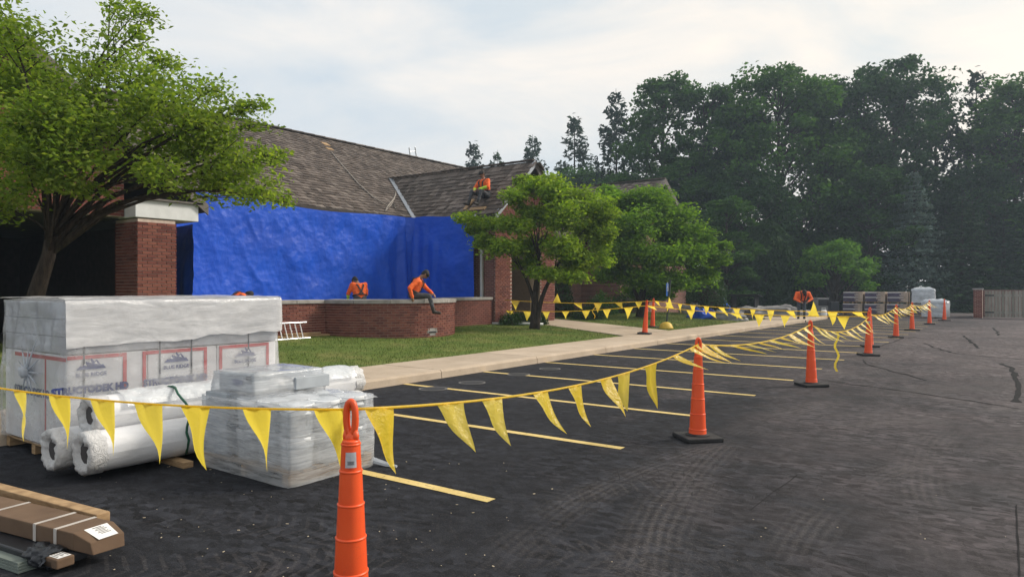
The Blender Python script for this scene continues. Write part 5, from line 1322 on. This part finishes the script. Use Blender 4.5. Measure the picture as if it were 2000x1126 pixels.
def pad_tree(name, label, base, stems, pads, leaf, dens, mat, seed, d0, depth=1.0, group=None, trunk_r=.16, shrink=1.0, zf=.72):
    """tree whose foliage sits in flattened pads at branch ends. pads: (px, py, r_px, dd)"""
    g = np.random.default_rng(seed); rr = random.Random(seed); e = empty(name, base); B = Vector(base); tag(e, label, 'tree', group)
    wood = MB(); tips = []
    tops = []
    for (dx, dy, h, r, px_lean) in stems:
        a = B + Vector((dx, dy, -.05)); b = a + CAMR * px_lean + Vector((0, 0, h)); pts = []; rad = []
        for k in range(9):
            t = k / 8; q = a.lerp(b, t) + Vector((noise.noise(Vector((t * 2, seed, dx))), noise.noise(Vector((t * 2, seed + 5, dx))), 0)) * .18 * t + CAMR * px_lean * .25 * math.sin(math.pi * t) * -1
            pts.append(q); rad.append(r * (1.25 if k == 0 else 1 - .55 * t))
        wood.tube([p - B for p in pts], rad, 10); tops.append((pts, rad))
    allv = []
    for (px, py, rp, dd) in pads:
        c = ap(px, py, d0 + dd); rad = rp * d0 / 1378 * shrink
        pts, rds = min(tops, key=lambda T: min((T[0][k] - c).length for k in range(3, 9)))
        ks = min(range(3, 9), key=lambda k: (pts[k] - c).length + max(0, pts[k].z - c.z) * 2 + rr.uniform(0, .9)); s = pts[ks]
        L = (c - s).length; mid = s.lerp(c, .5) + Vector((0, 0, .12 * L)) + Vector((rr.uniform(-.1, .1), rr.uniform(-.1, .1), 0)) * L
        path_ = [s, s.lerp(mid, .5) + Vector((0, 0, .05 * L)), mid, mid.lerp(c, .5) + Vector((0, 0, .03 * L)), c]; r0 = min(rds[ks] * .38, .009 + .010 * L)
        wood.tube([p - B for p in path_], [r0, r0 * .8, r0 * .6, r0 * .4, r0 * .22], 6)
        nt = max(5, int(7 * (rad / .4) ** .5))
        for k in range(nt):
            a = rr.uniform(0, 6.283); tl = rad * rr.uniform(.6, 1.2); el = rr.uniform(-.35, .75); dv = Vector((math.cos(a), math.sin(a) * depth, el)).normalized() * tl
            st_ = path_[rr.choice([2, 3, 4, 4])].lerp(c, .5); en = c + dv; m_ = st_.lerp(en, .55) + Vector((0, 0, .08 * tl))
            wood.tube([st_ - B, m_ - B, en - B], [r0 * .3, r0 * .2, .004], 4, cap=False)
            n = max(6, int(dens * rad * rad / nt)); t = g.beta(1.6, 1.0, n)
            P = np.array(st_)[None] * ((1 - t) ** 2)[:, None] + 2 * np.array(m_)[None] * (t * (1 - t))[:, None] + np.array(en)[None] * (t ** 2)[:, None]
            sp = rad * .34; G = np.clip(g.normal(size=(n, 3)), -1.7, 1.7); P = P + G * np.array([sp, sp, sp * zf]); allv.append(P)
    P = np.concatenate(allv); v = leaf_quads(P - np.array(B), leaf, g, .55, .5)
    link('crown', quads_mesh('crown', v), M[mat], e); wood.build('trunk', M['bark'], e, True); return e
LP = [(20, 60, 78, -.6), (-30, 160, 95, 0), (60, 190, 85, .4), (130, 225, 85, -.5), (80, 300, 75, .3), (-10, 290, 90, 0), (190, 125, 58, .2), (265, 25, 40, .3), (215, 10, 30, .5), (255, 75, 36, 0), (250, 165, 70, -.4), (300, 118, 42, .6), (335, 205, 70, 0), (395, 185, 50, .5),
      (420, 240, 62, -.5), (470, 222, 40, .3), (508, 208, 30, .4), (515, 240, 26, .2), (210, 265, 75, -.8), (310, 285, 75, .5), (410, 300, 62, 0), (480, 318, 52, -.4), (530, 312, 36, .2), (350, 350, 52, -.7), (430, 368, 60, .3), (500, 380, 50, -.3), (540, 392, 30, .2), (240, 330, 48, .6), (150, 310, 60, -.9), (30, 370, 60, -.4), (160, 370, 40, -.6), (550, 300, 22, .6), (45, 320, 70, -1.0), (100, 355, 42, -1.0), (0, 405, 48, -.8), (60, 255, 80, -.7), (370, 255, 60, .4), (290, 225, 60, -.6), (455, 345, 50, .5)]
pad_tree('tree', 'leafy tree with leaning trunks at the left in front of the porch', (-10.9, 3.85, .15), [(0, 0, 2.2, .165, .35), (-.35, -.65, 2.4, .17, -.5)], LP, .078, 5200, 'leaf_l', 21, 9.6)
MP = [(915, 432, 30, 0), (958, 438, 30, .6), (1008, 388, 34, 0), (1040, 365, 38, .5), (1022, 352, 22, .8), (1080, 380, 48, 0), (1130, 395, 46, .4), (1170, 410, 38, -.3), (1195, 425, 22, .2), (1190, 470, 30, 0), (1150, 450, 48, .6), (1100, 430, 50, -.6), (1050, 425, 45, .3), (1000, 440, 42, -.3), (945, 475, 34, 0), (985, 490, 36, -.8), (1040, 480, 44, .6), (1095, 490, 46, -.8), (1150, 505, 40, 0), (1180, 515, 26, .4), (1060, 535, 36, -.8), (1110, 545, 32, -.6), (1030, 515, 30, .3), (1085, 355, 24, .6), (930, 450, 24, .5), (1125, 525, 40, .3)]
pad_tree('tree', 'yellow green tree on the lawn before the entrance wing', (-13.1, 19.3, .25), [(0, 0, 2.3, .15, .15), (.05, .1, 2.0, .09, -.5), (.1, .0, 2.2, .10, .7)], MP, .14, 4300, 'leaf_m', 33, 23.3, shrink=.86, zf=.6)
NP = [(1215, 395, 40, 0), (1255, 395, 46, .5), (1300, 410, 46, 0), (1195, 430, 42, -.5), (1245, 445, 54, -.8), (1305, 455, 50, .3), (1345, 460, 38, 0), (1225, 495, 54, -.8), (1285, 505, 54, -1), (1345, 505, 48, 0), (1390, 500, 34, .3), (1408, 480, 20, .2), (1412, 515, 20, 0), (1200, 535, 40, 0), (1255, 545, 46, -1), (1315, 550, 46, -.6), (1365, 545, 34, .2), (1290, 575, 28, 0), (1280, 380, 30, .6), (1190, 375, 26, .8), (1330, 425, 30, .6), (1240, 575, 25, .5), (1190, 480, 40, .3), (1205, 465, 40, -.4), (1375, 470, 26, .3)]
pad_tree('tree', 'spreading mid green tree on the far lawn beside the two tilted cones', (-14.0, 29.2, .3), [(0, 0, 2.1, .22, .2), (.1, .0, 1.9, .13, -1.0), (.1, .1, 1.9, .13, 1.0)], NP, .18, 3600, 'leaf_n', 45, 31.8, shrink=.84, zf=.62)
# shrubs: leaves on a rounded volume
def shrub(label, c, r, n, leaf, mat, seed, box=False, cat='shrub'):
    g = np.random.default_rng(seed); e = empty('shrub', c); P = g.normal(size=(n, 3)); P /= np.linalg.norm(P, axis=1)[:, None]
    if box: P = np.sign(P) * np.abs(P) ** .55
    k = np.array([1 + .30 * noise.noise(Vector(p) * 2.3 + Vector((seed, 0, 0))) for p in P]); P = P * (k * g.uniform(.72, 1.02, n))[:, None]; P[:, 2] = np.abs(P[:, 2]) * 1.0
    if not box: P[:, 2] = (P[:, 2])
    P = P * np.array(r); link('crown', quads_mesh('crown', leaf_quads(P, leaf, g, .2, .6)), M[mat], e)
    mb = MB(); mb.ell((0, 0, 0), tuple(x * .72 for x in r), None, 14, 10, 0, .2); mb.build('inner_twigs', M['bark'], e)
    tag(e, label, cat); return e
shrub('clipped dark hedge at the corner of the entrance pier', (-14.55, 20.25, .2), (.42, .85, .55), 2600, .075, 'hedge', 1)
shrub('low round shrub beside the white drain pipe end', (-14.35, 21.35, .2), (.4, .45, .5), 1500, .075, 'hedge', 2)
shrub('low clipped shrub right of the entrance path', (-14.7, 25.6, .25), (.55, 1.0, .55), 2500, .08, 'hedge', 3)
shrub('tall dark columnar evergreen against the wall right of the entrance', (-16.6, 26.3, .2), (.75, .8, 2.6), 5000, .10, 'hedge', 4)
shrub('rounded bush against the wall between the wings', (-16.4, 29.8, .2), (.8, .9, 1.15), 2500, .10, 'leaf_d', 5)
shrub('large clipped round shrub at the corner of the far wing', lp(1382, 36.5, .1), (1.1, 1.2, 2.25), 6000, .11, 'hedge', 6)
shrub('dark bush under the spreading tree on the far lawn', (-16.5, 33.0, .2), (.9, 1.2, 1.3), 3000, .10, 'hedge', 7)

# ---- tree line
def deciduous(seed, mat, h=20.0, w=4.6, n_cl=120, per=135, leaf=.38, low=.10):
    g = np.random.default_rng(seed); e = empty('tree'); P = []; mb = MB()
    mb.tube([(0, 0, 0), (.1, .1, h * .3), (-.1, .1, h * .6), (0, 0, h * .9)], [.30, .24, .15, .04], 7)
    for k in range(n_cl):
        t = low + (1 - low) * g.beta(1.25, 1.0); prof = math.sin(math.pi * min(1, (t - low) / (1 - low) * .78 + .17)) ** .5
        a = g.uniform(0, 6.283); r = w * prof * math.sqrt(g.uniform(.12, 1)); c = np.array([r * math.cos(a), r * math.sin(a), t * h - .4]); cr = g.uniform(.55, 1.25) * w * .22
        q = g.normal(size=(per, 3)); q /= np.linalg.norm(q, axis=1)[:, None]; q *= (g.uniform(0, 1, per) ** .45)[:, None] * np.array([cr, cr, cr * .66]) * 1.25; P.append(c + q)
        if k % 2 == 0: z0 = max(h * .1, c[2] - r * .9 - .5); mb.tube([(0, 0, z0), tuple(c * .55 + np.array([0, 0, z0 * .45])), tuple(c)], [.10, .06, .02], 4, cap=False)
    P = np.concatenate(P); link('crown', quads_mesh('crown', leaf_quads(P, leaf, g, .3, .62)), M[mat], e); mb.build('trunk', M['bark'], e, True); return e
def conifer(seed, mat, h, w, whorls, per, sprays, leaf, droop=.25, power=.9, low=.08, gap=0.0):
    g = np.random.default_rng(seed); e = empty('conifer_tree'); P = []; mb = MB(); mb.tube([(0, 0, 0), (.05, 0, h * .5), (0, 0, h)], [.22, .14, .02], 7)
    for k in range(whorls):
        t = low + (1 - low) * (k + g.uniform(-.3, .3)) / whorls; z = t * h; L = w * (1 - t) ** power + .15
        for b in range(per):
            if g.random() < gap: continue
            a = 6.283 * (b + g.uniform(-.35, .35)) / per + k * 1.7; l = L * g.uniform(.72, 1.12); s = np.linspace(.12, 1, 5); dv = np.array([math.cos(a), math.sin(a), 0])
            end_ = dv * l; zz = z - droop * l * s ** 1.5 + .12 * l * s ** 3 + (gap > 0) * l * .35 * s
            mb.tube([(0, 0, z), (end_[0] * .5, end_[1] * .5, z - droop * l * .3 + (gap > 0) * l * .17), (end_[0], end_[1], float(zz[-1]))], [.035, .02, .006], 3, cap=False)
            m = max(5, int(sprays * l / w * 2)); ss = g.uniform(.15, 1.05, m) ** .8; side = np.array([-dv[1], dv[0], 0]); wd = .30 * l * (1.1 - ss)
            Q = dv[None] * (ss * l)[:, None] + side[None] * (g.normal(size=m) * wd)[:, None]; Q[:, 2] += z - droop * l * ss ** 1.5 + .12 * l * ss ** 3 + (gap > 0) * l * .35 * ss + g.normal(size=m) * (.06 + .16 * (gap > 0)); P.append(Q)
    P = np.concatenate(P); link('crown', quads_mesh('crown', leaf_quads(P, leaf, g, .45, .42)), M[mat], e); mb.build('trunk', M['bark'], e); return e
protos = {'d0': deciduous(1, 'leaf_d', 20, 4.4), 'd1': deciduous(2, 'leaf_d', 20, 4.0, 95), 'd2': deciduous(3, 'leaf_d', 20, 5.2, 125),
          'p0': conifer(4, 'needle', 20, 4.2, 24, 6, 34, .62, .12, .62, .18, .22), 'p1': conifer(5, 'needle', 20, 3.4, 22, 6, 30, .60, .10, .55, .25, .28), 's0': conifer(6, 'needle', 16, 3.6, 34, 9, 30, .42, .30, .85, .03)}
H = {'d0': 20, 'd1': 20, 'd2': 20, 'p0': 20, 'p1': 20, 's0': 16}
TREES = [('p1', 925, 280, 88, 1, 'small loose pine left most above the roof'), ('p0', 972, 292, 86, .8, 'short pine just right of the left most one'), ('p0', 1040, 262, 84, .95, 'pine rising behind the entrance gable peak'), ('p1', 1122, 228, 78, 1.1, 'airy pine between the gables with open branches'),
         ('p0', 1203, 172, 72, .9, 'dense tall pine left of the broadleaf group'), ('d1', 1296, 140, 62, 1.0, 'tall broadleaf tree with rounded top right of the dense pine'), ('d1', 1374, 146, 60, .8, 'tall narrow broadleaf tree, right one of the left pair'), ('p1', 1262, 262, 66, 1, 'dark pine in the gap below the tall pair'),
         ('d0', 1432, 205, 60, .85, 'lower broadleaf tree filling the notch in the skyline'), ('d2', 1520, 132, 56, .95, 'broad tall tree above the columnar evergreen'), ('d0', 1600, 152, 58, .9, 'broadleaf tree between the two highest crowns'), ('d1', 1688, 138, 57, .85, 'slender broadleaf tree left of the highest crown'), ('d2', 1748, 118, 58, .9, 'highest broadleaf crown above the blue spruce'),
         ('p0', 1828, 158, 60, .9, 'dark pine right of the highest crown'), ('p1', 1907, 138, 58, .85, 'thin tall pine with a bare open top'), ('d0', 1985, 150, 55, 1.0, 'broadleaf tree at the right edge'), ('p0', 1960, 205, 60, 1, 'pine behind the gated enclosure'), ('d1', 1650, 230, 64, 1.1, 'rear tree showing between the tall crowns'), ('d2', 1465, 330, 52, .7, 'low dense tree beside the far wing'), ('d0', 1140, 330, 74, 1, 'low tree showing right of the entrance gable'),
         ('d0', 1350, 300, 58, 1, 'dark tree filling below the tall pair'), ('d2', 1900, 330, 54, .85, 'dark tree behind the wooden gates'), ('d1', 1240, 330, 60, 1.2, 'dark tree behind the far wing roof'), ('d2', 2080, 180, 56, 1, 'tree beyond the right edge'), ('s0', 1880, 380, 50, 1.2, 'dark spruce right of the blue one'), ('s0', 1960, 420, 50, 1.3, 'wide dark spruce above the gates'), ('d0', 1700, 330, 52, .9, 'dark broadleaf tree left of the blue spruce'), ('d1', 1420, 380, 47, .7, 'shaded tree beside the far wing rake')]
used_p = set()
for i, (k, px, py, d, ws, lab) in enumerate(TREES):
    o = protos[k] if k not in used_p else copy_tree(protos[k]); used_p.add(k)
    q = at(px, d); z = CAM_H + (563 - py) * d / 1378; s = z / H[k]; ww = (s * .35 + .65) * ws * (1.12 if k[0] == 'd' else 1)
    o.location = (q.x, q.y, -.05); o.scale = (ww, ww, s * 1.0); o.rotation_euler = (0, 0, i * 1.7); tag(o, lab, 'tree', 'trees along the far edge of the lot')
# nearer evergreens and the small bright tree
sb = conifer(9, 'needle_b', 11.0, 3.3, 32, 10, 34, .30, .26, .80, .02); q = at(1785, 50.5); sb.location = (q.x, q.y, 0); sb.scale = (.92, .92, .92); tag(sb, 'blue grey spruce with a pointed top behind the shingle pallets', 'tree')
def arbor(label, px, d, h, w, seed):
    q = at(px, d); g = np.random.default_rng(seed); n = 15000; t = g.beta(1.0, 1.3, n); a = g.uniform(0, 6.283, n); r = w * (np.sin(np.pi * np.clip(t * .82 + .18, 0, 1)) ** .55) * g.uniform(.6, 1.0, n) ** .5
    r *= 1 + .22 * np.array([noise.noise(Vector((math.cos(x) * 2, math.sin(x) * 2, y * 7 + seed))) for x, y in zip(a, t)])
    P = np.stack([r * np.cos(a), r * np.sin(a), t * h], 1); e = empty('evergreen_tree', (q.x, q.y, 0)); link('crown', quads_mesh('crown', leaf_quads(P, .30, g, -.4, .45)), M['hedge'], e)
    mb = MB(); mb.tube([(0, 0, 0), (0, 0, h * .8)], [.2, .05], 8); mb.build('trunk', M['bark'], e); tag(e, label, 'tree'); return e
arbor('wide dark columnar evergreen behind the end of the lawn', 1497, 49, 6.3, 2.2, 3)
arbor('second dark evergreen left of the small bright tree', 1545, 52, 5.4, 1.9, 4)
sgt = deciduous(14, 'leaf_g', 4.9, 2.6, 60, 110, .24, .32); q = at(1628, 47); sgt.location = (q.x, q.y, 0); tag(sgt, 'small bright green tree in front of the dark tree line', 'tree')
# undergrowth closing the tree line at ground level: a mass nobody could count
g = np.random.default_rng(77); n = 60000; px = g.uniform(1180, 2150, n); d = g.uniform(54, 70, n); u_ = (px - 1000) / 1378
z = g.beta(1.0, 1.6, n) * (4.2 + 2.2 * np.sin(px * .013) + 1.4 * np.sin(px * .041 + 1))
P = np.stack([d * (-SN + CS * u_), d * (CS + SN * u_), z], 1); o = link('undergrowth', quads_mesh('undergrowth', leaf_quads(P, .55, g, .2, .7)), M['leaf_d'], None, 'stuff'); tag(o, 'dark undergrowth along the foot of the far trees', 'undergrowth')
n = 26000; px = g.uniform(880, 1300, n); d = g.uniform(74, 92, n); u_ = (px - 1000) / 1378; z = g.beta(1.0, 1.4, n) * (12 + 2.5 * np.sin(px * .03))
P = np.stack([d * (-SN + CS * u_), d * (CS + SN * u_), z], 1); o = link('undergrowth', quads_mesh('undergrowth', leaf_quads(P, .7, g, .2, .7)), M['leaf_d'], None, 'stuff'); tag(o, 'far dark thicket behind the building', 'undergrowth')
# ================================================================ haze
HAZE = .0012
t = NT('haze'); t.done(None, t.n('ShaderNodeVolumePrincipled', {'Color': (.66, .82, 1.0, 1), 'Density': HAZE, 'Anisotropy': .35}).outputs[0])
mb = MB(); mb.b2((-320, -320, -1.2), (320, 340, 27)); hz = mb.build('haze', t.mat, None, kind='stuff'); tag(hz, 'thin pale summer haze filling the air', 'haze')
